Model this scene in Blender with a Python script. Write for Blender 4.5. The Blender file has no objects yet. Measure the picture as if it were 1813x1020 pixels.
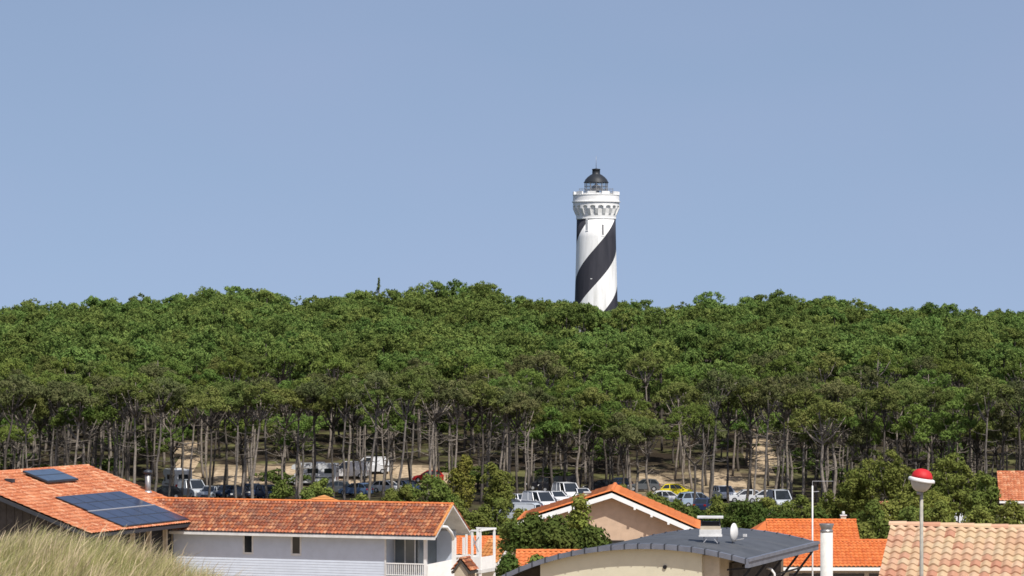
import bpy, math, random
import numpy as np
from mathutils import Vector, Matrix
PI = math.pi; R = math.radians
rnd = random.Random(7); rs = np.random.RandomState(11)
C = bpy.context.scene; COL = C.collection
# ---------------------------------------------------------------- camera, sky, sun
F, PX, HY, ZC = 6000.0, 906.5, 600.0, 19.0          # focal length and horizon in photo pixels, eye height
cam_d = bpy.data.cameras.new('camera'); cam = bpy.data.objects.new('camera', cam_d); COL.objects.link(cam)
cam_d.sensor_width = 36; cam_d.lens = 36 * F / 1813; cam_d.shift_y = 90 / 1813
cam_d.clip_start = 1; cam_d.clip_end = 30000
cam.location = (0, 0, ZC); cam.rotation_euler = (PI / 2, 0, 0); C.camera = cam
C.render.engine = 'CYCLES'; C.render.resolution_x = 1024; C.render.resolution_y = 576
C.cycles.filter_width = 1.6
C.view_settings.view_transform = 'Standard'; C.view_settings.look = 'None'
C.view_settings.exposure = 0.5; C.view_settings.gamma = 1
SUN = Vector((0.27, -0.50, 0.82)).normalized()
sd = bpy.data.lights.new('sun', 'SUN'); sd.energy = 4.0; sd.angle = R(0.53); sd.color = (1.0, 0.955, 0.89)
so = bpy.data.objects.new('sun', sd); COL.objects.link(so); so.location = (0, 0, 80)
so.rotation_euler = SUN.to_track_quat('Z', 'Y').to_euler()
W = bpy.data.worlds.new('World'); C.world = W; W.use_nodes = True
nt = W.node_tree; nt.nodes.clear()
def wn(t, **k):
    n = nt.nodes.new(t)
    for a, b in k.items(): setattr(n, a, b)
    return n
sky = wn('ShaderNodeTexSky', sky_type='NISHITA', sun_disc=False, sun_elevation=math.asin(SUN.z),
         sun_rotation=math.atan2(SUN.x, SUN.y), air_density=1.0, dust_density=0.6, ozone_density=1.6)
tc = wn('ShaderNodeTexCoord'); sx = wn('ShaderNodeSeparateXYZ'); cx = wn('ShaderNodeCombineXYZ')
ab = wn('ShaderNodeMath', operation='ADD'); ab.inputs[1].default_value = 0.30
nm = wn('ShaderNodeVectorMath', operation='NORMALIZE')
nz = wn('ShaderNodeTexNoise'); nz.inputs['Scale'].default_value = 9; nz.inputs['Detail'].default_value = 2
mp = wn('ShaderNodeMapping'); mp.inputs['Scale'].default_value = (1, 1, 2.2); mp.inputs['Location'].default_value = (3.2, 0, 0.4)
rp = wn('ShaderNodeMapRange'); rp.inputs[1].default_value = .40; rp.inputs[2].default_value = .72
rp.inputs[3].default_value = 0; rp.inputs[4].default_value = 0.16
mx = wn('ShaderNodeMix', data_type='RGBA'); mx.inputs[7].default_value = (2.9, 3.2, 4.8, 1)
hs = wn('ShaderNodeMix', data_type='RGBA', blend_type='MULTIPLY'); hs.inputs[0].default_value = 1
hs.inputs[7].default_value = (1.41, 1.20, 1.07, 1)
bg = wn('ShaderNodeBackground'); bg.inputs[1].default_value = 0.10; wo = wn('ShaderNodeOutputWorld')
L = nt.links.new
L(tc.outputs['Generated'], sx.inputs[0]); L(sx.outputs[0], cx.inputs[0]); L(sx.outputs[1], cx.inputs[1])
L(sx.outputs[2], ab.inputs[0]); L(ab.outputs[0], cx.inputs[2]); L(cx.outputs[0], nm.inputs[0]); L(nm.outputs[0], sky.inputs[0])
L(tc.outputs['Generated'], mp.inputs[0]); L(mp.outputs[0], nz.inputs[0]); L(nz.outputs[0], rp.inputs[0])
L(rp.outputs[0], mx.inputs[0]); L(sky.outputs[0], hs.inputs[6]); L(hs.outputs[2], mx.inputs[6]); L(mx.outputs[2], bg.inputs[0]); L(bg.outputs[0], wo.inputs[0])

# ---------------------------------------------------------------- materials
def s2l(c): return tuple(((v / 255) / 12.92 if v / 255 < .04045 else ((v / 255 + .055) / 1.055) ** 2.4) for v in c) + (1,)
def mat(name, col, rough=.7, var=.12, scale=3.0, metal=0, bump=0, col2=None, spec=.3):
    m = bpy.data.materials.new(name); m.use_nodes = True; t = m.node_tree; b = t.nodes['Principled BSDF']
    b.inputs['Roughness'].default_value = rough; b.inputs['Metallic'].default_value = metal
    b.inputs['Specular IOR Level'].default_value = spec
    g = t.nodes.new('ShaderNodeTexCoord'); n = t.nodes.new('ShaderNodeTexNoise')
    n.inputs['Scale'].default_value = scale; n.inputs['Detail'].default_value = 6; n.inputs['Roughness'].default_value = .65
    t.links.new(g.outputs['Object'], n.inputs['Vector'])
    r = t.nodes.new('ShaderNodeValToRGB'); e = r.color_ramp.elements
    c2 = col2 or tuple(v * (1 - 2.2 * var) for v in col[:3]) + (1,)
    e[0].position = .3; e[0].color = tuple(c2[:3]) + (1,); e[1].position = .62; e[1].color = tuple(col[:3]) + (1,)
    t.links.new(n.outputs[0], r.inputs[0]); t.links.new(r.outputs[0], b.inputs['Base Color'])
    if bump:
        bp = t.nodes.new('ShaderNodeBump'); bp.inputs['Strength'].default_value = bump; bp.inputs['Distance'].default_value = .05
        t.links.new(n.outputs[0], bp.inputs['Height']); t.links.new(bp.outputs[0], b.inputs['Normal'])
    return m
def tile_mat(name, cols, dirt=(.16, .07, .04), dirt_amt=.5, lich=.25):
    """terracotta: one colour per tile (from the tile grid UV) + weather stains"""
    m = bpy.data.materials.new(name); m.use_nodes = True; t = m.node_tree; N = t.nodes.new; K = t.links.new
    b = t.nodes['Principled BSDF']; b.inputs['Roughness'].default_value = .85; b.inputs['Specular IOR Level'].default_value = .2
    uv = N('ShaderNodeUVMap'); uv.uv_map = 'UVMap'
    fl = N('ShaderNodeVectorMath'); fl.operation = 'FLOOR'; w = N('ShaderNodeTexWhiteNoise'); w.noise_dimensions = '2D'
    K(uv.outputs[0], fl.inputs[0]); K(fl.outputs[0], w.inputs['Vector'])
    r = N('ShaderNodeValToRGB'); r.color_ramp.interpolation = 'LINEAR'
    e = r.color_ramp.elements
    while len(e) < len(cols): e.new(.5)
    for i, c in enumerate(cols): e[i].position = i / (len(cols) - 1); e[i].color = tuple(c[:3]) + (1,)
    K(w.outputs['Value'], r.inputs[0])
    g = N('ShaderNodeTexCoord'); n = N('ShaderNodeTexNoise'); n.inputs['Scale'].default_value = .9; n.inputs['Detail'].default_value = 7
    n.inputs['Roughness'].default_value = .7
    K(g.outputs['Object'], n.inputs['Vector'])
    mr = N('ShaderNodeMapRange'); mr.inputs[1].default_value = .45; mr.inputs[2].default_value = .75; mr.inputs[4].default_value = dirt_amt
    K(n.outputs[0], mr.inputs[0])
    x = N('ShaderNodeMix'); x.data_type = 'RGBA'; x.inputs[7].default_value = tuple(dirt) + (1,)
    K(mr.outputs[0], x.inputs[0]); K(r.outputs[0], x.inputs[6])
    n2 = N('ShaderNodeTexNoise'); n2.inputs['Scale'].default_value = 7; n2.inputs['Detail'].default_value = 4
    K(g.outputs['Object'], n2.inputs['Vector'])
    m2 = N('ShaderNodeMapRange'); m2.inputs[1].default_value = .56; m2.inputs[2].default_value = .68; m2.inputs[4].default_value = lich
    K(n2.outputs[0], m2.inputs[0]); y = N('ShaderNodeMix'); y.data_type = 'RGBA'; y.inputs[7].default_value = (.75, .55, .38, 1)
    K(m2.outputs[0], y.inputs[0]); K(x.outputs[2], y.inputs[6]); K(y.outputs[2], b.inputs['Base Color'])
    return m
def leaf_mat(name, a, b_, rv=.25, trans=.25, attr=False):
    m = bpy.data.materials.new(name); m.use_nodes = True; t = m.node_tree; N = t.nodes.new; K = t.links.new
    t.nodes.clear(); out = N('ShaderNodeOutputMaterial')
    g = N('ShaderNodeTexCoord'); n = N('ShaderNodeTexNoise'); n.inputs['Scale'].default_value = .8; n.inputs['Detail'].default_value = 5
    K(g.outputs['Object'], n.inputs['Vector'])
    x = N('ShaderNodeMix'); x.data_type = 'RGBA'; x.inputs[6].default_value = tuple(a) + (1,); x.inputs[7].default_value = tuple(b_) + (1,)
    mr = N('ShaderNodeMapRange'); mr.inputs[1].default_value = .35; mr.inputs[2].default_value = .65; K(n.outputs[0], mr.inputs[0]); K(mr.outputs[0], x.inputs[0])
    h = N('ShaderNodeHueSaturation')
    if attr:
        at = N('ShaderNodeAttribute'); at.attribute_name = 'vary'; src = at.outputs['Fac']
    else:
        oi = N('ShaderNodeObjectInfo'); src = oi.outputs['Random']
    m1 = N('ShaderNodeMapRange'); m1.inputs[3].default_value = 1 - rv; m1.inputs[4].default_value = 1 + rv * 1.1; K(src, m1.inputs[0]); K(m1.outputs[0], h.inputs['Value'])
    ml = N('ShaderNodeMath'); ml.operation = 'MULTIPLY'; ml.inputs[1].default_value = 7.31; fr = N('ShaderNodeMath'); fr.operation = 'FRACT'
    K(src, ml.inputs[0]); K(ml.outputs[0], fr.inputs[0])
    m2 = N('ShaderNodeMapRange'); m2.inputs[3].default_value = .468; m2.inputs[4].default_value = .508; K(fr.outputs[0], m2.inputs[0]); K(m2.outputs[0], h.inputs['Hue'])
    K(x.outputs[2], h.inputs['Color'])
    d = N('ShaderNodeBsdfDiffuse'); tr = N('ShaderNodeBsdfTranslucent'); s = N('ShaderNodeMixShader'); s.inputs[0].default_value = trans
    K(h.outputs[0], d.inputs[0]); K(h.outputs[0], tr.inputs[0]); K(d.outputs[0], s.inputs[1]); K(tr.outputs[0], s.inputs[2]); K(s.outputs[0], out.inputs[0])
    return m
def glass_mat(name, col=(.02, .025, .03), rough=.06):
    m = mat(name, col, rough, .1, 1, spec=.6); return m
M = {}
M['white'] = mat('white paint', (.78, .78, .76), .55, .05, 2)
M['white2'] = mat('weathered white paint', (.66, .66, .64), .6, .12, 1.3)
M['lh_plain'] = mat('lighthouse whitewash', (.80, .80, .78), .7, .06, .6)
M['siding'] = mat('pale grey siding', (.54, .595, .68), .6, .04, 1.5)
M['render'] = mat('pinkish beige render', (.52, .38, .27), .9, .06, 2.5, bump=.2)
M['cream'] = mat('cream render', (.60, .56, .42), .9, .04, 1.5)
M['beige'] = mat('beige paint', (.52, .45, .34), .7, .1, 2)
M['darkwood'] = mat('dark timber', (.07, .062, .055), .8, .2, 3)
M['darkmetal'] = mat('dark grey metal', (.05, .055, .065), .45, .1, 2, metal=.3)
M['zinc'] = mat('zinc', (.18, .195, .235), .5, .12, 2, metal=.3)
M['zincroof'] = mat('grey membrane', (.075, .08, .088), .6, .15, .9)
M['steel'] = mat('steel', (.32, .31, .30), .4, .12, 5, metal=.6)
M['black'] = mat('black', (.012, .012, .014), .5, .2, 3)
M['glass'] = glass_mat('window glass')
M['paleglass'] = glass_mat('curtained glass', (.12, .14, .15), .15)
M['pv'] = mat('solar cells', (.025, .035, .07), .18, .15, .8, spec=.7)
M['pv2'] = mat('thermal collector', (.05, .08, .13), .15, .15, 1.2, spec=.8)
M['alu'] = mat('aluminium', (.5, .51, .52), .4, .05, 4, metal=.5)
M['bark'] = mat('pine bark', (.26, .225, .19), .95, .2, 4, col2=(.12, .10, .08, 1))
M['bark3'] = mat('grey pine bark', (.17, .15, .13), .95, .2, 4, col2=(.08, .07, .06, 1))
M['bark2'] = mat('dark pine bark', (.10, .085, .07), .95, .2, 4, col2=(.045, .038, .032, 1))
M['leafA'] = leaf_mat('pine needles green', (.086, .146, .034), (.14, .195, .048), .24)
M['leafB'] = leaf_mat('pine needles olive', (.102, .142, .038), (.152, .178, .056), .2)
M['leafC'] = leaf_mat('pine needles grey brown', (.088, .112, .042), (.135, .145, .062), .2)
M['leafF'] = leaf_mat('far pine needles', (.088, .150, .038), (.148, .208, .056), .28, attr=True)
M['shrub'] = leaf_mat('shrub leaves', (.11, .155, .036), (.16, .19, .05), .2)
M['shrubd'] = leaf_mat('dark hedge leaves', (.05, .09, .022), (.085, .12, .032), .15)
M['shruby'] = leaf_mat('yellow green needles', (.15, .19, .04), (.20, .21, .05), .2)
M['tA'] = tile_mat('salmon tiles', [(.36, .11, .05), (.46, .155, .07), (.54, .21, .10), (.40, .12, .05), (.62, .32, .18)], (.30, .10, .055), .6, .45)
M['tW'] = tile_mat('weathered red tiles', [(.20, .065, .04), (.33, .10, .05), (.44, .14, .055), (.24, .10, .07), (.56, .25, .12)], (.13, .075, .06), .8, .35)
M['tC'] = tile_mat('bright orange tiles', [(.50, .145, .045), (.54, .16, .05), (.58, .18, .06)], (.55, .19, .08), .4, .1)
M['tE'] = tile_mat('pale peach tiles', [(.50, .36, .22), (.48, .30, .19), (.53, .41, .25), (.50, .33, .21), (.42, .20, .13), (.55, .39, .26), (.51, .36, .22), (.49, .38, .25), (.52, .35, .23)], (.40, .24, .16), .45, .1)
M['tF'] = tile_mat('orange tiles', [(.46, .11, .03), (.52, .14, .038), (.58, .175, .05), (.49, .125, .034)], (.50, .17, .07), .35, .12)
M['tG'] = tile_mat('yellowish orange tiles', [(.50, .20, .055), (.55, .24, .075), (.48, .18, .055), (.57, .28, .10)], (.42, .18, .08), .5, .15)

# ---------------------------------------------------------------- helpers
class MB:
    """collects faces of one mesh object"""
    def __init__(s): s.v = []; s.f = []; s.m = []; s.uv = []; s.mats = []; s.smooth = []
    def mi(s, m):
        if m not in s.mats: s.mats.append(m)
        return s.mats.index(m)
    def face(s, pts, m, uvs=None, sm=False):
        i = len(s.v); s.v += [tuple(p) for p in pts]; s.f.append(tuple(range(i, i + len(pts)))); s.m.append(s.mi(m))
        s.uv += uvs if uvs else [(0, 0)] * len(pts); s.smooth.append(sm)
    def mesh(s, vs, fs, m, sm=False):
        i = len(s.v); s.v += [tuple(p) for p in vs]; k = s.mi(m)
        for f in fs: s.f.append(tuple(i + a for a in f)); s.m.append(k); s.uv += [(0, 0)] * len(f); s.smooth.append(sm)
    def box(s, x0, x1, y0, y1, z0, z1, m):
        s.hexa([(x0, y0, z0), (x1, y0, z0), (x1, y1, z0), (x0, y1, z0), (x0, y0, z1), (x1, y0, z1), (x1, y1, z1), (x0, y1, z1)], m)
    def hexa(s, p, m): s.mesh(p, [(3, 2, 1, 0), (4, 5, 6, 7), (0, 1, 5, 4), (1, 2, 6, 5), (2, 3, 7, 6), (3, 0, 4, 7)], m)
    def bar(s, a, b, w, h, m, up=(0, 0, 1)):
        a = Vector(a); b = Vector(b); d = (b - a).normalized(); u = Vector(up)
        if abs(d.dot(u)) > .98: u = Vector((0, 1, 0))
        r = d.cross(u).normalized(); u = r.cross(d)
        P = []
        for e in (a, b):
            for i, j in ((-1, -1), (1, -1), (1, 1), (-1, 1)): P.append(e + r * i * w / 2 + u * j * h / 2)
        s.mesh(P, [(3, 2, 1, 0), (4, 5, 6, 7), (0, 1, 5, 4), (1, 2, 6, 5), (2, 3, 7, 6), (3, 0, 4, 7)], m)
    def tube(s, pts, rad, m, n=8, cap=True):
        pts = [Vector(p) for p in pts]; rings = []
        for i, p in enumerate(pts):
            d = (pts[min(i + 1, len(pts) - 1)] - pts[max(i - 1, 0)]).normalized()
            u = Vector((0, 0, 1)) if abs(d.z) < .9 else Vector((1, 0, 0))
            r = d.cross(u).normalized(); u = r.cross(d); q = rad[i] if isinstance(rad, (list, tuple)) else rad
            rings.append([p + r * math.cos(a * 2 * PI / n) * q + u * math.sin(a * 2 * PI / n) * q for a in range(n)])
        V = [v for r_ in rings for v in r_]; Fc = []
        for i in range(len(pts) - 1):
            for a in range(n): b = (a + 1) % n; Fc.append((i * n + b, i * n + a, (i + 1) * n + a, (i + 1) * n + b))
        if cap: Fc.append(tuple(range(n))); Fc.append(tuple(reversed(range((len(pts) - 1) * n, len(pts) * n))))
        s.mesh(V, Fc, m, True)
    def lathe(s, prof, m, n=24, c=(0, 0), sm=True, cap=True):
        V = [(c[0] + r * math.cos(a * 2 * PI / n), c[1] + r * math.sin(a * 2 * PI / n), z) for r, z in prof for a in range(n)]; Fc = []
        for i in range(len(prof) - 1):
            for a in range(n): b = (a + 1) % n; Fc.append((i * n + a, i * n + b, (i + 1) * n + b, (i + 1) * n + a))
        if cap: Fc.append(tuple(reversed(range(n)))); Fc.append(tuple(range((len(prof) - 1) * n, len(prof) * n)))
        s.mesh(V, Fc, m, sm)
    def prism(s, poly, a0, a1, m, axis='x', caps=True):
        """polygon in the plane across an axis, extruded a0..a1"""
        def P(q, a): return (a, q[0], q[1]) if axis == 'x' else ((q[0], a, q[1]) if axis == 'y' else (q[0], q[1], a))
        n = len(poly); V = [P(q, a0) for q in poly] + [P(q, a1) for q in poly]
        Fc = [(i, (i + 1) % n, n + (i + 1) % n, n + i) for i in range(n)]
        if caps: Fc += [tuple(reversed(range(n))), tuple(range(n, 2 * n))]
        s.mesh(V, Fc, m)
    def tiles(s, o, du, dv, nu, nv, m, amp=.05, step=.035, su=6, seed=0, sag=0):
        """field of canal tiles: o corner at the ridge, du/dv one tile across / one row down the slope"""
        o = Vector(o); du = Vector(du); dv = Vector(dv); nrm = du.cross(dv).normalized()
        if nrm.z < 0: nrm = -nrm
        q = random.Random(seed); k = s.mi(m); base = len(s.v); cols = nu * su + 1
        jit = [[q.uniform(-.009, .009) for _ in range(nu + 1)] for _ in range(nv)]
        for j in range(nv):
            for e in (0, 1):
                for i in range(cols):
                    c = i / su; t = c % 1.0
                    h = amp * (math.cos(2 * PI * t) * .5 + .5) ** .8
                    p = o + du * c + dv * (j + e) + nrm * (h + step * e + jit[j][min(int(c + .5), nu)] - sag * math.sin(PI * c / nu))
                    s.v.append(tuple(p))
        rows = nv * 2
        for r in range(rows - 1):
            j = r // 2
            for i in range(cols - 1):
                a = base + r * cols + i
                s.f.append((a, a + cols, a + cols + 1, a + 1)); s.m.append(k); s.smooth.append(r % 2 == 0)
                u0 = (i + .02) / su + .5; u1 = (i + .98) / su + .5; v0 = j + .02 if r % 2 == 0 else j + .9; v1 = j + .98
                s.uv += [(u0, v0), (u0, v1), (u1, v1), (u1, v0)]
    def ridge(s, a, b, r, tl, m, seed=3):
        a = Vector(a); b = Vector(b); n = max(1, int((b - a).length / tl)); d = (b - a) / n; w = d.cross(Vector((0, 0, 1))).normalized()
        for i in range(n):
            P = []; r0, r1 = r * .92, r * 1.08
            for e, q in ((0, r0), (1.06, r1)):
                for k in range(7):
                    t = PI * k / 6; P.append(a + d * (i + e) + w * math.cos(t) * q + Vector((0, 0, math.sin(t) * q * .9)))
            for k in range(6): s.face([P[k], P[k + 1], P[k + 8], P[k + 7]], m, [(200 + seed + i + .5, .5)] * 4, True)
            s.face([P[k] for k in range(7)], m, [(200 + seed + i + .5, .5)] * 7)
    def build(s, name, parent=None):
        me = bpy.data.meshes.new(name); me.from_pydata(s.v, [], s.f)
        for m in s.mats: me.materials.append(m)
        me.polygons.foreach_set('material_index', s.m); me.polygons.foreach_set('use_smooth', s.smooth)
        ul = me.uv_layers.new(name='UVMap'); ul.data.foreach_set('uv', np.array(s.uv, dtype=np.float32).ravel()); me.update()
        o = bpy.data.objects.new(name, me); COL.objects.link(o)
        if parent: o.parent = parent
        return o
def np_mesh(name, V, Q, mats, mi=None, parent=None, attr=None):
    """big mesh of quads"""
    me = bpy.data.meshes.new(name); n = len(Q)
    me.vertices.add(len(V)); me.vertices.foreach_set('co', V.astype(np.float32).ravel())
    me.loops.add(n * 4); me.loops.foreach_set('vertex_index', Q.astype(np.int32).ravel())
    me.polygons.add(n); me.polygons.foreach_set('loop_start', np.arange(0, n * 4, 4, dtype=np.int32))
    me.polygons.foreach_set('loop_total', np.full(n, 4, dtype=np.int32))
    for m in mats: me.materials.append(m)
    if mi is not None: me.polygons.foreach_set('material_index', mi.astype(np.int32))
    if attr is not None:
        a = me.attributes.new('vary', 'FLOAT', 'FACE'); a.data.foreach_set('value', attr.astype(np.float32))
    me.update(calc_edges=True); o = bpy.data.objects.new(name, me); COL.objects.link(o)
    if parent: o.parent = parent
    return o
def tag(o, label=None, cat=None, group=None, kind=None):
    for k, v in (('label', label), ('category', cat), ('group', group), ('kind', kind)):
        if v: o[k] = v
    return o
def empty(name, loc, rz=0, label=None, cat=None, group=None):
    o = bpy.data.objects.new(name, None); COL.objects.link(o); o.location = loc; o.rotation_euler = (0, 0, rz); o.empty_display_size = .3
    return tag(o, label, cat, group)
def copy_tree(o, parent=None):
    c = o.copy(); COL.objects.link(c); c.parent = parent
    for ch in list(o.children): copy_tree(ch, c)
    return c
def at(px, py, D): return Vector(((px - PX) * D / F, D, ZC - (py - HY) * D / F))
def atz(px, py, z): D = F * (ZC - z) / (py - HY); return Vector(((px - PX) * D / F, D, z))
def X(px, D): return (px - PX) * D / F
def PXof(x, D): return PX + F * x / D
def smooth(a, b, t):
    t = np.clip((t - a) / (b - a), 0, 1); return t * t * (3 - 2 * t)

# ---------------------------------------------------------------- terrain
SKX = [-600, 0, 100, 200, 270, 340, 430, 490, 545, 562, 620, 700, 740, 800, 850, 900, 950, 1000, 1090, 1150, 1200, 1240, 1310, 1332, 1380, 1440, 1500, 1600, 1632, 1680, 1720, 1813, 2400]
SKY = [550, 541, 537, 534, 526, 519, 509, 520, 536, 528, 512, 521, 514, 505, 505, 519, 530, 536, 536, 541, 541, 531, 536, 522, 525, 520, 534, 549, 535, 546, 546, 547, 552]
BX = [-100, 0, 20, 40, 55, 65, 80, 110, 150, 200, 260, 300, 432, 475, 560]
BZ = [17.0, 17.3, 17.0, 15.4, 13.9, 12.6, 10.6, 7.6, 5.0, 3.0, 1.0, 0, 0, 4.6, 8.8]
SKY = [530 + (v - 530) * 1.15 + 4 for v in SKY]
DR = 640.0; TREE = 13.2
def ground(x, y):
    x = np.asarray(x, float); y = np.asarray(y, float)
    b = np.interp(y, BX, BZ)
    yy = np.clip(y, 60, None); px = PX + F * x / yy
    pr = PX + F * x / DR * 1.0
    zr = ZC + (HY - np.interp(pr, SKX, SKY)) * DR / F - TREE
    t = smooth(545, DR, y)
    h = b * (1 - t) + zr * t
    h = np.where(y > DR + 15, h - (zr - 7) * smooth(DR + 15, 900, y), h)
    # grassy dune knoll at the left front
    d = np.exp(-((y - 54) / 5.5) ** 2)
    pk = np.interp(x, [-30, -8.4, -7.4, -6.5, -6.0, -5.5, -4.9, -4.2, -3], [15.35, 15.42, 15.55, 15.48, 15.3, 15.14, 14.95, 14.6, 13.9])
    h = h + np.clip(pk - 13.95, 0, None) * d
    h = h + .12 * np.sin(x * .31 + y * .17) * smooth(240, 300, y) + .35 * np.sin(x * .09 + 1.3) * np.sin(y * .06) * smooth(440, 480, y)
    return h
def gz(x, y): return float(ground(x, y))
ax = np.concatenate([-np.geomspace(12000, 130, 26), np.arange(-126, 127, 1.5), np.geomspace(130, 12000, 26)])
ay = np.concatenate([[-3000, -800, -200, -60, -20], np.arange(-8, 74, 1.2), np.arange(75, 700, 2.5), np.geomspace(705, 14000, 30)])
gx, gy = np.meshgrid(ax, ay); gzv = ground(gx, gy)
V = np.stack([gx, gy, gzv], -1).reshape(-1, 3); nxx = len(ax); ii, jj = np.meshgrid(np.arange(nxx - 1), np.arange(len(ay) - 1))
a = (jj * nxx + ii).ravel(); Q = np.stack([a, a + 1, a + 1 + nxx, a + nxx], 1)
fc = V[Q].mean(1); pxf = PX + F * fc[:, 0] / np.clip(fc[:, 1], 40, None)
def clearing(px, y):
    """0..1 where the forest opens on bare sand"""
    a = smooth(330, 420, px) * (1 - smooth(800, 870, px)) * smooth(432, 437, y) * (1 - smooth(449, 456, y)) * (.75 + .35 * np.sin(px * .035 + y * .2))
    b = smooth(1100, 1150, px) * (1 - smooth(1340, 1400, px)) * smooth(402, 412, y) * (1 - smooth(436, 456, y)) * (.62 + .3 * np.sin(px * .05 + y * .13))
    c = smooth(1320, 1335, px) * (1 - smooth(1365, 1380, px)) * smooth(440, 450, y) * (1 - smooth(500, 520, y))
    d = smooth(310, 318, px) * (1 - smooth(345, 355, px)) * smooth(430, 436, y) * (1 - smooth(470, 480, y))
    return np.maximum(np.maximum(a, b), np.maximum(c, d))
sand = np.maximum(clearing(pxf, fc[:, 1]), np.where(fc[:, 1] < 75, .6, .85) * (1 - smooth(270, 340, fc[:, 1])))
def ground_mat():
    m = bpy.data.materials.new('sand, litter and dry grass'); m.use_nodes = True; t = m.node_tree; N = t.nodes.new; K = t.links.new
    b = t.nodes['Principled BSDF']; b.inputs['Roughness'].default_value = .95; b.inputs['Specular IOR Level'].default_value = .1
    at_ = N('ShaderNodeAttribute'); at_.attribute_name = 'vary'; g = N('ShaderNodeTexCoord')
    n = N('ShaderNodeTexNoise'); n.inputs['Scale'].default_value = .22; n.inputs['Detail'].default_value = 8; K(g.outputs['Object'], n.inputs['Vector'])
    n2 = N('ShaderNodeTexNoise'); n2.inputs['Scale'].default_value = 1.7; n2.inputs['Detail'].default_value = 8; K(g.outputs['Object'], n2.inputs['Vector'])
    r = N('ShaderNodeValToRGB'); e = r.color_ramp.elements; e[0].position = .38; e[0].color = (.026, .019, .013, 1); e[1].position = .68; e[1].color = (.075, .088, .024, 1)
    q = e.new(.5); q.color = (.042, .033, .02, 1); K(n.outputs[0], r.inputs[0])
    r2 = N('ShaderNodeValToRGB'); e = r2.color_ramp.elements; e[0].position = .35; e[0].color = (.26, .19, .12, 1); e[1].position = .62; e[1].color = (.46, .36, .24, 1)
    K(n2.outputs[0], r2.inputs[0])
    ad = N('ShaderNodeMath'); ad.operation = 'MULTIPLY_ADD'; ad.inputs[1].default_value = 1.3
    mm = N('ShaderNodeMath'); mm.operation = 'SUBTRACT'; mm.inputs[1].default_value = .55; K(n.outputs[0], mm.inputs[0])
    K(at_.outputs['Fac'], ad.inputs[0]); K(mm.outputs[0], ad.inputs[2]); ad.use_clamp = True
    x = N('ShaderNodeMix'); x.data_type = 'RGBA'; K(ad.outputs[0], x.inputs[0]); K(r.outputs[0], x.inputs[6]); K(r2.outputs[0], x.inputs[7])
    K(x.outputs[2], b.inputs['Base Color']); return m
g_o = np_mesh('ground', V, Q, [ground_mat()], attr=sand); tag(g_o, kind='structure')

# ---------------------------------------------------------------- foliage
def leaves(cent, rad, n, ln, wd, up=.5, rng=rs, flat=.8):
    """diamond leaves round clump centres; returns verts, quads"""
    k = len(cent); c = np.repeat(cent, n, 0); r = np.repeat(rad, n)[:, None]; N_ = k * n
    d = rng.normal(size=(N_, 3)); d /= np.linalg.norm(d, axis=1)[:, None]
    p = c + d * r * (rng.uniform(.35, 1.0, (N_, 1)) ** .6) * np.array([1, 1, flat])
    nn = d + np.array([0, 0, .25]) + rng.normal(size=(N_, 3)) * .42                 # faces look outward from their clump
    a = np.cross(nn, rng.normal(size=(N_, 3))); a[:, 2] += .25 * up; a /= np.linalg.norm(a, axis=1)[:, None] + 1e-6
    s = np.cross(nn, a); s /= np.linalg.norm(s, axis=1)[:, None] + 1e-6
    l = ln * rng.uniform(.7, 1.3, (N_, 1)); w = wd * rng.uniform(.7, 1.3, (N_, 1))
    Vv = np.stack([p - a * l * .5, p + s * w * .5, p + a * l * .5, p - s * w * .5], 1).reshape(-1, 3)
    return Vv, np.arange(N_ * 4).reshape(-1, 4)
def crown_clumps(rng, R0, H0, nlobe, ncl):
    """clump centres of a pine crown about the origin (crown base z = 0)"""
    L_ = []
    for i in range(nlobe):
        a = i * 2.4 + rng.uniform(-.5, .5); q = R0 * rng.uniform(.3, .78) * (0 if i == 0 else 1)
        z = H0 * (.60 - .25 * q / R0 + rng.uniform(-.24, .24)) if i else H0 * rng.uniform(.68, .86)
        L_.append((q * math.cos(a), q * math.sin(a), z, R0 * rng.uniform(.36, .55)))
    out = []
    for i in range(ncl):
        l = L_[i % nlobe]; d = rng.normal(size=3); d /= np.linalg.norm(d); d[2] = abs(d[2]) * .9 - .25
        f = rng.uniform(.65, 1.0)
        out.append((l[0] + d[0] * l[3] * f, l[1] + d[1] * l[3] * f, l[2] + d[2] * l[3] * f * .85))
    return np.array(out), L_
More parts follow.
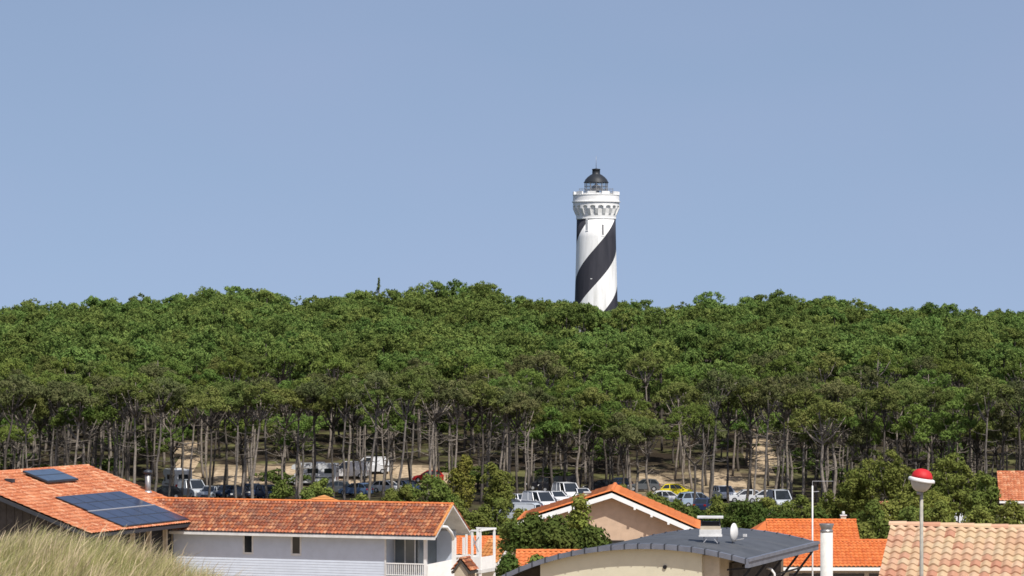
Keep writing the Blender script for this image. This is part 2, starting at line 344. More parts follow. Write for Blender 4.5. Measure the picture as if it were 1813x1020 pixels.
def make_pine(i, H=15.0, kind='A'):
    rng = np.random.RandomState(100 + i); q = random.Random(i)
    R0 = q.uniform(2.5, 3.4); H0 = q.uniform(2.7, 4.3); zb = H - H0
    if kind == 'low': R0 = 3.3; H0 = 2.6; zb = H - H0
    if kind == 'deep': R0 = 2.6; H0 = H * .55; zb = H - H0
    if kind == 'young': R0 = 1.9; H0 = H * .85; zb = H - H0
    cl, lob = crown_clumps(rng, R0, H0, q.choice([7, 8, 9]), 78)
    sp = [(0, 0)]; x = y = 0
    for k in range(8): x += q.uniform(-.16, .16); y += q.uniform(-.16, .16); sp.append((x, y))
    fork = (kind == 'fork')
    path = [Vector((sp[k][0], sp[k][1], -.5 + k * (zb + H0 * .6 + .5) / 8)) for k in range(9)]
    r0 = q.uniform(.14, .22)
    t = MB(); bk = M[('bark2', 'bark', 'bark3', 'bark')[i % 4]]
    top = path[-1]
    if fork:
        t.tube(path[:5], [r0 * (1 - .04 * k) for k in range(5)], bk, 7)
        for sg in (-1, 1):
            b = path[4]; e = Vector((sg * 1.9 + b.x, .4 * sg, zb + 1))
            t.tube([b, b.lerp(e, .2) + Vector((sg * .5, 0, -.1)), b.lerp(e, .55) + Vector((sg * .6, 0, 0)), e], [r0 * .75, r0 * .66, r0 * .55, r0 * .3], bk, 6)
    else:
        t.tube(path, [r0 * (1 - .075 * k) for k in range(9)], bk, 7)
    def trunk_at(z):
        f = max(0, min(7.99, (z + .5) / ((zb + H0 * .6 + .5) / 8))); k = int(f); return path[k].lerp(path[k + 1], f - k)
    for l in lob:
        b = trunk_at(max(zb * .8, zb + l[2] - 2.6)); e = Vector((l[0] + top.x * .8, l[1] + top.y * .8, zb + l[2]))
        mid = b.lerp(e, .5) + Vector((0, 0, -.35)); t.tube([b, mid, e], [.11, .08, .03], bk, 5)
        for w in range(5):
            a = mid.lerp(e, q.random()); t.tube([a, a + Vector((q.uniform(-1, 1), q.uniform(-1, 1), q.uniform(-.5, .5)))], [.035, .015], bk, 3)
    for w in range(q.randint(7, 12)):      # dead snags on the bare trunk
        z = zb * q.uniform(.45, 1.02); b = trunk_at(z); an = q.uniform(0, 2 * PI); ln = q.uniform(.5, 2.3)
        e = b + Vector((math.cos(an) * ln, math.sin(an) * ln, q.uniform(-.1, .9))); m_ = b.lerp(e, .5) + Vector((0, 0, -.15))
        t.tube([b, m_, e], [.05, .035, .012], bk, 4)
        for _ in range(2):
            a = m_.lerp(e, q.random()); t.tube([a, a + Vector((q.uniform(-.6, .6), q.uniform(-.6, .6), q.uniform(-.2, .5)))], [.02, .01], bk, 3)
    off = np.array([top.x * .8, top.y * .8, zb])
    Vv, Qq = leaves(cl + off, rng.uniform(.34, .64, len(cl)), 46, .38, .12, .9, rng)
    root = empty('pine_tree', (0, 0, 0))
    to = t.build('trunk', root)
    co = np_mesh('crown', Vv, Qq, [M['leafA']], parent=root)
    co.material_slots[0].link = 'OBJECT'; co.material_slots[0].material = M['leafA']
    return root

# ---------------------------------------------------------------- houses near the camera
def house_frame(name, origin, ang, label, cat='house'):
    return empty(name, origin, ang, label, cat)
def local(root, p):
    return Matrix.Rotation(-root.rotation_euler.z, 3, 'Z') @ (Vector(p) - Vector(root.location))
def on_roof(root, px, py, ze, zr, run):
    """pixel -> point of the front roof plane, in the house frame (ridge on local y = 0, eave at y = -run)"""
    o = local(root, (0, 0, ZC)); d = local(root, Vector(root.location) + Vector(((px - PX) / F, 1, -(py - HY) / F)))
    s = (zr - ze) / run; z0 = root.location.z                      # z = zr + s*y
    # o + k d : z + z0 = zr + s*y
    k = (zr + s * o.y - (o.z + z0)) / (d.z - s * d.y)
    return o + d * k
def on_plane_y(root, px, yl, py=None):
    o = local(root, (0, 0, ZC)); d = local(root, Vector(root.location) + Vector(((px - PX) / F, 1, -((py or HY) - HY) / F)))
    k = (yl - o.y) / d.y; return o + d * k
def siding(mb, x0, x1, y, z0, z1, m, pitch=.17):
    n = int((z1 - z0) / pitch); p = (z1 - z0) / n
    for i in range(n):
        za = z0 + i * p; zb = za + p
        mb.face([(x0, y - .022, za), (x1, y - .022, za), (x1, y - .002, zb), (x0, y - .002, zb)], m)
        mb.face([(x0, y - .002, za), (x1, y - .002, za), (x1, y - .022, za), (x0, y - .022, za)], m)
def window(parent, x0, x1, y, z0, z1, glass='glass', frame='white2', fw=.07, mull=0, name='window'):
    f = MB(); m = M[frame]
    f.box(x0 - fw, x0, y - .05, y + .06, z0 - fw, z1 + fw, m); f.box(x1, x1 + fw, y - .05, y + .06, z0 - fw, z1 + fw, m)
    f.box(x0, x1, y - .05, y + .06, z1, z1 + fw, m); f.box(x0 - .03, x1 + .03, y - .09, y + .06, z0 - fw, z0, m)
    for i in range(mull): xm = x0 + (x1 - x0) * (i + 1) / (mull + 1); f.box(xm - .025, xm + .025, y - .045, y + .05, z0, z1, m)
    w = f.build(name, parent); g = MB(); g.box(x0, x1, y - .012, y + .03, z0, z1, M[glass]); g.build('pane', w); return w

# A ---- house with solar panels: ridge runs away from the camera, roof falls to the right
zeA, zrA, runA, LA = 6.5, 10.08, 10.3, 18.6
A = house_frame('solar_house', (-36.6, 220.8, 0), math.atan2(.93, .366), 'timber house with a big salmon tiled roof carrying solar panels, behind the dune grass')
gA = gz(-30, 222)
sA = (zrA - zeA) / runA; slA = math.hypot(runA, zrA - zeA)
r = MB(); nu = int(LA / .36); nv = int(slA / .5)
r.tiles((0, 0, zrA), (LA / nu, 0, 0), (0, -runA / nv, -(zrA - zeA) / nv), nu, nv, M['tA'], .06, .045, 6, 1)
nb = 12; r.tiles((LA, 0, zrA), (-LA / nu, 0, 0), (0, 5.0 / nb, -1.75 / nb), nu, nb, M['tA'], .06, .045, 6, 2)
r.ridge((0, 0, zrA), (LA, 0, zrA), .13, .4, M['tA'])
th = .16
r.prism([(-runA + .08, zeA - .03), (0, zrA - .03), (5, zrA - 1.78), (5, zrA - 1.78 - th), (0, zrA - .03 - th), (-runA + .08, zeA - .03 - th)], .03, LA - .03, M['darkwood'])
r.build('roof', A)
w = MB()
wy = -runA + 1.25
w.prism([(wy, gA - 1), (wy, zeA + sA * 1.25 - .22), (0, zrA - .22), (4.2, zrA - 1.7), (4.2, gA - 1)], .9, 1.05, M['darkwood'])
for k in range(22): w.box(.86, .9, wy + k * .6, wy + k * .6 + .07, gA, zeA - .1 + min(sA * (k * .6 + 1.1), 3.2), M['darkwood'])
w.prism([(wy, gA - 1), (wy, zeA + sA * 1.25 - .22), (0, zrA - .22), (4.2, zrA - 1.7), (4.2, gA - 1)], LA - 1.05, LA - .9, M['beige'])
w.box(1.05, LA - 1.05, 4.0, 4.15, gA - 1, zrA - 1.75, M['darkwood'])
w.box(1.05, LA - 1.05, wy + .15, 4.0, gA + 2.2, gA + 2.3, M['darkwood'])
# open front: black sheet and panes paint the dark inside, behind beige posts and beams
w.box(1.05, LA - 1.05, wy + .25, wy + .33, gA - 1, zeA + .1, M['black'])
w.build('wall', A)
b = MB()
b.box(.9, LA - .9, wy - .12, wy + .1, zeA - .18, zeA + .16, M['beige']); b.box(.9, LA - .9, wy - .1, wy + .08, gA - 1, gA + 1.4, M['beige'])
b.box(.05, LA - .05, -runA - .02, -runA + .07, zeA - .26, zeA - .05, M['darkmetal'])
b.prism([(-runA + .1, zeA - .28), (0, zrA - .28), (0, zrA - .05), (-runA + .1, zeA - .05)], 0, .028, M['darkmetal'])
for xx in np.linspace(1, LA - 1.2, 8):
    b.box(xx, xx + .22, wy - .14, wy + .12, gA - 1, zeA - .18, M['beige']); b.bar((xx + .11, wy, zeA - .3), (xx + .11, -runA + .15, zeA - .2), .1, .14, M['beige'])
b.build('timber_frame', A)
for k in range(7):
    xx = np.linspace(1, LA - 1.2, 8); x0, x1 = xx[k] + .3, xx[k + 1] - .08
    window(A, x0, x1, wy + .1, gA + 1.45, zeA - .3, 'black', 'beige', .07, 1 if k % 2 else 0, 'glazed_bay')
def panel(pts, lift, thick, mname, cols, rows, name, label):
    """solar array given by its four corner pixels: far-left, far-right, near-right, near-left"""
    P = [on_roof(A, x, y, zeA, zrA, runA) for x, y in pts]
    xa = (P[0].x + P[3].x) / 2; xb = (P[1].x + P[2].x) / 2; ya = (P[2].y + P[3].y) / 2; yb = (P[0].y + P[1].y) / 2
    def Z(y, o): return zrA + sA * y + .09 + o
    f = MB(); f.hexa([(xa, ya, Z(ya, lift)), (xb, ya, Z(ya, lift)), (xb, yb, Z(yb, lift)), (xa, yb, Z(yb, lift)),
             (xa, ya, Z(ya, lift + thick)), (xb, ya, Z(ya, lift + thick)), (xb, yb, Z(yb, lift + thick)), (xa, yb, Z(yb, lift + thick))], M['darkmetal'])
    o = f.build(name, A); tag(o, label)
    g = MB(); h = lift + thick + .004; l2 = h + .006
    for i in range(cols):
        for j in range(rows):
            x0 = xa + (xb - xa) * i / cols + .05; x1 = xa + (xb - xa) * (i + 1) / cols - .05; y0 = ya + (yb - ya) * j / rows + .05; y1 = ya + (yb - ya) * (j + 1) / rows - .05
            g.face([(x0, y0, Z(y0, l2)), (x1, y0, Z(y0, l2)), (x1, y1, Z(y1, l2)), (x0, y1, Z(y1, l2))], M[mname])
    g.build('cells', o)
    return o, xa, xb, ya, yb, Z
panel([(44, 841), (101, 838.5), (135, 856.5), (79, 861)], .12, .12, 'pv2', 1, 2, 'solar_panel', 'small raised light blue panel pair')
for ky, nm_ in ((0, 'upper'), (1, 'lower')):
    c = [(99, 883.5), (212, 874), (336, 923), (217, 936)]
    mL = ((c[0][0] + c[3][0]) / 2, (c[0][1] + c[3][1]) / 2); mR = ((c[1][0] + c[2][0]) / 2, (c[1][1] + c[2][1]) / 2)
    pts = [c[0], c[1], mR, mL] if ky == 0 else [mL, mR, c[2], c[3]]
    o, xa, xb, ya, yb, Z = panel(pts, .02, .05, 'pv', 5, 2, 'solar_panel', '%s half of the large dark panel field' % nm_)
    if ky: g = MB(); g.hexa([(xa, yb - .04, Z(yb - .04, .07)), (xb, yb - .04, Z(yb - .04, .07)), (xb, yb + .08, Z(yb + .08, .07)), (xa, yb + .08, Z(yb + .08, .07)), (xa, yb - .04, Z(yb, .1)), (xb, yb - .04, Z(yb, .1)), (xb, yb + .08, Z(yb, .12)), (xa, yb + .08, Z(yb, .12))], M['alu']); g.build('rail', o)
p = on_roof(A, 262, 872, zeA, zrA, runA)
f = MB(); f.lathe([(.2, p.z - .6), (.2, p.z + 1.35)], M['steel'], 14, (p.x, p.y)); f.lathe([(.30, p.z + 1.3), (.30, p.z + 1.5), (.12, p.z + 1.58)], M['darkmetal'], 14, (p.x, p.y)); f.lathe([(.34, p.z - .1), (.22, p.z + .12)], M['alu'], 14, (p.x, p.y)); f.build('flue', A)
p = on_roof(A, 17, 854, zeA, zrA, runA); f = MB(); f.hexa([(p.x - .2, p.y - .3, p.z), (p.x + .2, p.y - .3, p.z), (p.x + .2, p.y + .3, p.z + .1), (p.x - .2, p.y + .3, p.z + .1), (p.x - .2, p.y - .3, p.z + .22), (p.x + .2, p.y - .3, p.z + .22), (p.x + .2, p.y + .3, p.z + .25), (p.x - .2, p.y + .3, p.z + .25)], M['darkmetal']); f.build('roof_vent', A)

# B ---- long white clapboard house
zeW, zrW, runW, LW = 6.0, 7.97, 3.12, 22.4
angW = math.atan2(-.366, .93); ux = Vector((math.cos(angW), math.sin(angW), 0))
oW = Vector((-3.9, 225.8, 0)) - ux * LW; gW = gz(-12, 226)
B = house_frame('clapboard_house', oW, angW, 'long pale clapboard house with a weathered red tiled roof and corner balcony')
r = MB(); nu = 86; nv = 10
r.tiles((0, 0, zrW), (LW / nu, 0, 0), (0, -runW / nv, -(zrW - zeW) / nv), nu, nv, M['tW'], .065, .045, 6, 5)
r.tiles((LW, 0, zrW), (-LW / nu, 0, 0), (0, runW / nv, -(zrW - zeW) / nv), nu, nv, M['tW'], .065, .045, 6, 6)
r.ridge((0, 0, zrW + .02), (LW, 0, zrW + .02), .12, .36, M['tC'])
r.ridge((LW - .08, -runW, zeW + .03), (LW - .08, 0, zrW + .03), .1, .36, M['tG'])
r.build('roof', B)
s = MB(); s.prism([(-runW + .12, zeW - .03), (0, zrW - .03), (runW - .12, zeW - .03), (runW - .12, zeW - .14), (0, zrW - .16), (-runW + .12, zeW - .14)], .05, LW - .02, M['white2']); s.build('soffit', B)
fb = MB(); fb.box(.02, LW - .04, -runW + .02, -runW + .1, zeW - .24, zeW - .06, M['white2']); fb.box(.02, LW - .04, runW - .1, runW - .02, zeW - .24, zeW - .06, M['white2'])
fb.build('fascia', B)
yw = -runW + .72
xr = on_plane_y(B, 682, yw).x; xl = .6; yb_ = runW - .6
def wz(py, px, y): return on_plane_y(B, px, y, py).z
zt = zeW - .1 + .15
w = MB()
wins = [(on_plane_y(B, 433, yw).x, on_plane_y(B, 446, yw).x), (on_plane_y(B, 518, yw).x, on_plane_y(B, 531, yw).x)]
z0w = wz(979, 480, yw); z1w = wz(948, 480, yw)
xs_ = [xl] + [v for q in wins for v in q] + [xr]
for i in range(0, 6, 2): siding(w, xs_[i], xs_[i + 1], yw, gW - 1, zt + .1, M['siding'])
for q in wins: siding(w, q[0], q[1], yw, gW - 1, z0w, M['siding']); siding(w, q[0], q[1], yw, z1w, zt + .1, M['siding'])
w.box(xl, xr, yw + .12, yw + .2, gW - 1, zt, M['black'])
w.box(xl, LW - .9, yb_, yb_ + .15, gW - 1, zt, M['siding']); w.box(xl, xl + .15, yw + .2, yb_, gW - 1, zt, M['siding'])
w.box(xr - .15, xr, yw + .2, yb_ + .0, gW - 1, zt, M['siding']); w.box(xr - .04, xr + .07, yw - .05, yw + .08, gW - 1, zt + .1, M['white2'])
xp = on_plane_y(B, 752, yw).x; yrec = yw + 1.5
xq = on_plane_y(B, 738, yrec).x
w.box(xr, xq, yrec, yrec + .12, gW - 1, zeW - 2.6, M['siding']); w.box(xq - .1, xq, yrec, yb_, gW - 1, zeW - 2.6, M['siding']); w.box(xq - .1, xq, yrec + .13, yb_, zeW - 2.6, zeW - .3, M['paleglass']); w.box(xq - .1, xq + .04, (yrec + yb_) / 2 - .05, (yrec + yb_) / 2 + .05, zeW - 2.6, zeW - .3, M['white2']); w.box(xq - .1, xq + .02, yrec, yb_, zeW - .3, zt, M['white2'])
w.build('wall', B)
for q in wins: window(B, q[0], q[1], yw + .02, z0w, z1w, 'glass', 'white2', .12)
window(B, xr + .1, (xr + xq) / 2 - .03, yrec - .05, zeW - 2.55, zeW - .2, 'paleglass', 'white2', .06, 0, 'sliding_door')
window(B, (xr + xq) / 2 + .06, xq - .12, yrec - .1, zeW - 2.55, zeW - .2, 'paleglass', 'white2', .06, 0, 'sliding_door')
# corner balcony
zf = zeW - 2.75; bl = MB()
bl.prism([(xr, yw - .1), (xp, yw - .1), (LW - .5, -.1), (LW - .5, yb_), (xr, yb_)], zf - .2, zf, M['white2'], 'z'); bl.build('balcony_floor', B)
def baluster(mb, a, b, z, h, m, gap=.14):
    a = Vector(a); b = Vector(b); n = int((b - a).length / gap)
    mb.bar(a + Vector((0, 0, z + h)), b + Vector((0, 0, z + h)), .09, .07, m); mb.bar(a + Vector((0, 0, z + .1)), b + Vector((0, 0, z + .1)), .05, .05, m)
    for i in range(n + 1): p = a.lerp(b, i / n); mb.bar(p + Vector((0, 0, z + .1)), p + Vector((0, 0, z + h)), .045, .045, m)
zr_ = wz(998, 715, yw) - zf
bl = MB(); baluster(bl, (xr + .1, yw - .06, 0), (xp, yw - .06, 0), zf, zr_, M['white']); bl.build('balustrade', B)
xg = LW - .65
zpt = on_plane_y(B, 805, 0, 952).z; xg = on_plane_y(B, 804, 0).x
for (x_, y_, t_, hw_) in ((xp + .06, yw, zeW - .15, .1), (xg, 0, zpt, .12), (xg - .1, yb_ - .1, zeW - .15, .06)):
    c = MB(); c.box(x_ - hw_, x_ + hw_, y_ - hw_, y_ + hw_, gW - 1, t_, M['white']); c.build('post', B)
c = MB(); c.tube([(xg, 0, zpt - .15), (xg - .05, -.35, zpt + .35), (xg - .12, -1.0, zpt + .75), (xg - .2, -1.75, zpt + .82)], .11, M['white'], 6); c.build('bracket', B)
c = MB(); c.hexa([(xp + .2, yw - .03, zf - .3), (xg - .12, -.1, zf - .3), (xg - .12, 0, zf - .3), (xp + .2, yw + .07, zf - .3), (xp + .2, yw - .03, zf + .85), (xg - .12, -.1, zf + 1.05), (xg - .12, 0, zf + 1.05), (xp + .2, yw + .07, zf + .85)], M['white']); c.box(xg - .05, xg + .05, .12, yb_ - .2, zf, zf + 1.0, M['white']); c.build('parapet', B)

# white terrace structure to the right of it
T0 = at(838, 1000, 236); T = empty('timber_terrace', (T0.x, T0.y, gz(T0.x, 236)), angW, 'white timber terrace with rail, posts and open pergola right of the clapboard house', 'terrace')
zg = T.location.z; zz = lambda py: ZC - (py - HY) * 236 / F - zg
f = MB(); f.box(-1.3, 1.15, -1.4, 1.4, zz(1012), zz(1006), M['white2']); f.build('deck', T)
for x_, y_, tp in ((-1.2, -1.3, 955), (-.2, -1.3, 950), (1.05, -1.3, 936), (1.05, 1.3, 936), (-.2, 1.3, 936), (.45, -1.3, 940)):
    c = MB(); c.box(x_ - .07, x_ + .07, y_ - .07, y_ + .07, -1, zz(tp), M['white']); c.build('post', T)
c = MB(); c.bar((-.3, -1.3, zz(938)), (1.2, -1.3, zz(937)), .1, .12, M['white']); c.bar((1.05, -1.4, zz(937)), (1.05, 1.4, zz(937)), .1, .12, M['white']); c.bar((-.3, 1.3, zz(937)), (1.2, 1.3, zz(937)), .1, .12, M['white']); c.build('top_rail', T)
c = MB(); c.box(.5, 1.1, -1.36, -1.3, zz(1006), zz(984), M['white']); c.box(1.1, 1.15, -1.3, 1.3, zz(1006), zz(984), M['white']); c.build('panel', T)
c = MB(); baluster(c, (-1.2, -1.3, 0), (-.2, -1.3, 0), zz(1006), zz(984) - zz(1006), M['white'], .2)
for q in range(5): c.bar((-.2, -1.3, zz(1004 - q * 6)), (.45, -1.3, zz(1004 - q * 6)), .05, .05, M['white'])
c.build('railing', T)
c = MB(); c.bar((.45, -1.3, zz(965)), (1.05, -1.3, zz(946)), .06, .06, M['alu']); c.bar((.45, -1.3, zz(946)), (.9, -1.3, zz(975)), .06, .06, M['alu']); c.build('brace', T)

# generic gabled house. origin: ridge start; local x along the ridge, front slope to -y
def gable_house(name, p0, ang, Lg, run, rise, tile, wall, label, tw=.3, zr=None, ovh=.4, base=None, seed=1, hip=0, fascia='white', runb=None, op=None):
    z0 = gz(p0[0], p0[1]) if base is None else base
    h = empty(name, (p0[0], p0[1], z0), ang, label, 'house'); zr = p0[2] - z0; runb = runb or run
    r = MB(); nu = max(4, int(Lg / tw)); nv = max(3, int(math.hypot(run, rise) / .40)); nb = max(3, int(math.hypot(runb, rise) / .4))
    r.tiles((0, 0, zr), (Lg / nu, 0, 0), (0, -run / nv, -rise / nv), nu, nv, M[tile], .06, .04, 6, seed)
    r.tiles((Lg, 0, zr), (-Lg / nu, 0, 0), (0, runb / nb, -rise / nb), nu, nb, M[tile], .06, .04, 6, seed + 1)
    r.ridge((0, 0, zr + .02), (Lg, 0, zr + .02), .12, .38, M[tile], seed)
    if hip:
        e_ = [(0, 0, zr + .03), (-hip, -run, zr - rise + .03), (.0, -run, zr - rise + .03)]; r.face(e_, M[tile], [(5, 5)] * 3); r.face([(0, 0, zr + .03), (-hip, runb, zr - rise + .03), (-hip, -run, zr - rise + .03)], M[tile], [(9, 5)] * 3); r.face([(0, 0, zr + .03), (0, runb, zr - rise + .03), (-hip, runb, zr - rise + .03)], M[tile], [(7, 5)] * 3)
    r.build('roof', h)
    ze = zr - rise
    f = MB(); f.box(0.03, Lg - .03, -run - .02, -run + .06, ze - .2, ze - .02, M[fascia]); f.box(.03, Lg - .03, runb - .06, runb + .02, ze - .2, ze - .02, M[fascia])
    for x_ in (0.03, Lg - .09):
        f.prism([(-run + .06, ze - .22), (0, zr - .24), (runb - .06, ze - .22), (runb - .06, ze - .03), (0, zr - .03), (-run + .06, ze - .03)], x_, x_ + .06, M[fascia])
    f.build('fascia', h)
    w = MB(); a, b_ = -run + ovh, runb - ovh; s1 = rise / run; s2 = rise / runb
    w.prism([(a, -2), (a, ze + s1 * ovh - .1), (0, zr - .1), (b_, ze + s2 * ovh - .1), (b_, -2)], ovh, Lg - ovh, M[wall])
    w.build('wall', h)
    for (x0, x1, d0, d1, k) in (op or []):
        window(h, x0, x1, a - .02, ze - d1, ze - d0, 'glass', k, .06)
    return h, ze
# D ---- orange house at the right: two gabled wings, one behind the other
e1 = atz(1375, 1003, 6.2)
a1 = math.atan2(-.02, 1)
rid = at(1368, 958, 194.0); Dh, ze = gable_house('tiled_house', (rid.x, 194.0, rid.z), a1, 8.2, 3.56, 1.25, 'tF', 'beige', 'low house with a clean orange tiled roof and dark front, left of the peach roof', .24, seed=21,
     op=[(.8, 2.6, .45, 2.4, 'darkwood'), (3.0, 4.9, .45, 2.4, 'darkwood'), (5.3, 7.3, .45, 2.4, 'darkwood')])
rid = at(1356, 922, 203.5); D2, ze = gable_house('tiled_house', (rid.x, 203.5, rid.z), a1, 5.4, 3.2, 1.12, 'tF', 'beige', 'orange roofed house with a small white chimney, behind the low house with the dark front', .24, seed=31, hip=1.5)
c = MB(); lx = X(1495, 203) - rid.x; zc_ = rid.z - D2.location.z; c.box(lx - .16, lx + .16, .1, .5, zc_ - .4, zc_ + .28, M['cream']); c.box(lx - .2, lx + .2, .05, .55, zc_ + .28, zc_ + .34, M['white2']); c.lathe([(.1, zc_ + .34), (.08, zc_ + .55)], M['white2'], 10, (lx, .3)); c.build('chimney', D2)

# C ---- gable facing the camera
DC = 210.0; zaC = ZC - (873 - HY) * DC / F; xaC = X(1083, DC); gC = gz(xaC, DC)
G = empty('gable_house', (xaC, DC, gC), R(-3), 'pinkish house whose white edged gable with bright orange tiles faces the dune', 'house')
xl_, zl_ = X(916, DC) - xaC, ZC - (925 - HY) * DC / F - gC
xr_, zr_ = X(1240, DC) - xaC, ZC - (941 - HY) * DC / F - gC; za_ = zaC - gC; LC = 9.5
r = MB(); nvl = int(-xl_ / .4); nvr = int(xr_ / .4); nu = int(LC / .26)
r.tiles((0, 0, za_ + .12), (0, LC / nu, 0), (xl_ / nvl, 0, (zl_ - za_) / nvl), nu, nvl, M['tC'], .05, .035, 6, 8)
r.tiles((0, LC, za_ + .12), (0, -LC / nu, 0), (xr_ / nvr, 0, (zr_ - za_) / nvr), nu, nvr, M['tC'], .05, .035, 6, 9)
r.ridge((0, 0, za_ + .14), (0, LC, za_ + .14), .13, .4, M['tC']); 
r.ridge((-.05, .08, za_ + .14), (xl_, .08, zl_ + .14), .1, .4, M['tC']); r.ridge((.05, .08, za_ + .14), (xr_, .08, zr_ + .14), .1, .4, M['tC'])
r.build('roof', G)
f = MB(); bh = .30
f.mesh([(xl_, 0, zl_), (0, 0, za_), (xr_, 0, zr_), (xr_, 0, zr_ - bh), (0, 0, za_ - bh), (xl_, 0, zl_ - bh)] + [(xl_, .06, zl_), (0, .06, za_), (xr_, .06, zr_), (xr_, .06, zr_ - bh), (0, .06, za_ - bh), (xl_, .06, zl_ - bh)],
       [(0, 5, 4, 1), (1, 4, 3, 2), (6, 7, 10, 11), (7, 8, 9, 10), (5, 11, 10, 4), (4, 10, 9, 3), (0, 1, 7, 6), (1, 2, 8, 7), (0, 6, 11, 5), (2, 3, 9, 8)], M['white']); f.build('bargeboard', G)
f = MB()
for k, q in enumerate((.26, .45, .64, .83)):
    for sg, (xe, zx) in ((0, (xl_, zl_)), (1, (xr_, zr_))):
        x_ = xe * q; z_ = za_ + (zx - za_) * q - bh - .02; f.box(x_ - .07, x_ + .07, -.04, 1.0, z_ - .1, z_ + .06, M['white'])
f.build('purlin_end', G)
s = MB(); s.mesh([(xl_, .06, zl_ - .02), (0, .06, za_ - .02), (xr_, .06, zr_ - .02), (xl_, LC, zl_ - .02), (0, LC, za_ - .02), (xr_, LC, zr_ - .02)], [(0, 1, 4, 3), (1, 2, 5, 4)], M['render']); s.build('soffit', G)
w = MB(); sl = (za_ - zl_) / -xl_; sr = (za_ - zr_) / xr_; ov = .7
P = [(xl_ + .6, -2), (xl_ + .6, zl_ + sl * .6 - .06), (0, za_ - .06), (xr_ - .6, zr_ + sr * .6 - .06), (xr_ - .6, -2)]
w.prism([(x_, z_) for x_, z_ in P], ov, LC - .3, M['render'], 'y'); w.build('wall', G)
q0 = on_plane_y(G, 1083, ov, 967); q1 = on_plane_y(G, 1104, ov, 958)
window(G, q0.x, q1.x, ov - .02, q0.z - .3 , q1.z , 'glass', 'darkwood', .05)
f = MB(); f.lathe([(.06, zr_ - 2), (.06, zr_ - .15)], M['zinc'], 8, (xr_ - .75, ov - .08)); f.box(xr_ - .95, xr_ - .6, ov - .35, ov - .02, zr_ - .3, zr_ + .3, M['zinc']); f.build('downpipe', G)
c = MB(); q0 = on_plane_y(G, 1040, 5.0, 885); c.box(q0.x - .2, q0.x + .2, 4.8, 5.2, q0.z - .6, q0.z + .45, M['cream']); c.box(q0.x - .24, q0.x + .24, 4.76, 5.24, q0.z + .45, q0.z + .52, M['white2']); c.build('chimney', G)

# small roofs between
def roofpx(px, py, D): return at(px, py, D)
p = roofpx(734, 951, 262); gable_house('tiled_house', p, R(-2), 7.6, 3.4, 1.15, 'tC', 'cream', 'house with an orange roof seen through the corner balcony', .3, seed=41)
p = roofpx(907, 957, 242); H2, _ = gable_house('tiled_house', (p.x - 1.2, p.y + 0, p.z), R(-22), 1.8, 2.6, 1.45, 'tG', 'cream', 'small house with a yellowish orange roof, gable to the right, beside the white terrace', .3, seed=43)
H2.location = (p.x - 1.7 * 1, p.y + .7, H2.location.z)
p = roofpx(914, 976, 192); gable_house('tiled_house', p, R(-2), 4.2, 2.6, 1.0, 'tC', 'cream', 'low house with a flat looking orange roof below the green shrubs', .3, seed=45)
p = roofpx(815, 990, 219); gable_house('garden_shed', (p.x, p.y, p.z), R(70), 1.6, .62, .75, 'tW', 'beige', 'small shed with a dark red gabled roof under the white terrace', .26, seed=47, ovh=.15, fascia='darkwood')
p = roofpx(1765, 836, 300); gable_house('tiled_house', p, R(-6), 9, 5.2, 2.3, 'tA', 'cream', 'salmon roofed house at the right edge behind the large shrubs', .3, seed=49)
p = roofpx(1556, 890, 292); gable_house('tiled_house', p, R(5), 2.2, 2.4, .9, 'tW', 'cream', 'brownish roofed house half hidden in the shrubs left of the street lamp', .3, seed=51)
# hipped roof peeping over the clapboard house
p = at(574, 876.5, 275); H5 = empty('hipped_house', (p.x, p.y, gz(p.x, p.y)), R(8), 'pale orange hipped roof peeping over the ridge of the clapboard house', 'house'); zp = p.z - H5.location.z
r = MB(); a_, b_, hh = 4.6, 3.6, 1.5
rows = 9
for (c0, c1) in (((-a_, -b_), (a_ * .8, -b_)), ((a_ * .8, -b_), (a_ * .8, b_)), ((a_ * .8, b_), (-a_, b_)), ((-a_, b_), (-a_, -b_))):
    for k in range(rows):
        t0, t1 = k / rows, (k + 1) / rows; z0, z1 = zp - hh * t0, zp - hh * t1 + .04
        r.face([(c0[0] * t0, c0[1] * t0, z0), (c0[0] * t1, c0[1] * t1, z1), (c1[0] * t1, c1[1] * t1, z1), (c1[0] * t0, c1[1] * t0, z0)][::1], M['tG'], [(0, k)] * 4)
r.build('roof', H5); w = MB(); w.box(-a_ + .4, a_ * .8 - .4, -b_ + .4, b_ - .4, -1, zp - hh + .1, M['cream']); w.build('wall', H5)

# E ---- vaulted grey roof building in front
cN = at(1321, 991, 150.0); cF = at(1445, 961, 162.9)
angV = math.atan2((cF - cN).y, (cF - cN).x) - PI / 2; gV = gz(8, 155)
Vb = empty('vaulted_building', (cN.x, cN.y, gV), angV, 'cream building under a broad curved grey metal roof in the foreground', 'building')
LV = 13.4; zc0 = cN.z - gV; sap = 4.43; rise = .58; kk = rise / sap ** 2
def vz(s): q = s - sap; return zc0 + rise - kk * q * q - (.0022 * max(0, q - 3) ** 3)
S = [i * .42 for i in range(31)]; th = .1
r = MB(); V = []
for y_ in (0, LV):
    for s_ in S: V.append((-s_, y_, vz(s_)))
n = len(S); r.mesh(V, [(i, i + 1, n + i + 1, n + i)[::-1] for i in range(n - 1)], M['zincroof'], True)
V2 = [(x_, y_, z_ - .16) for x_, y_, z_ in V]; r.mesh(V2, [(i, i + 1, n + i + 1, n + i) for i in range(n - 1)], M['zincroof'], True)
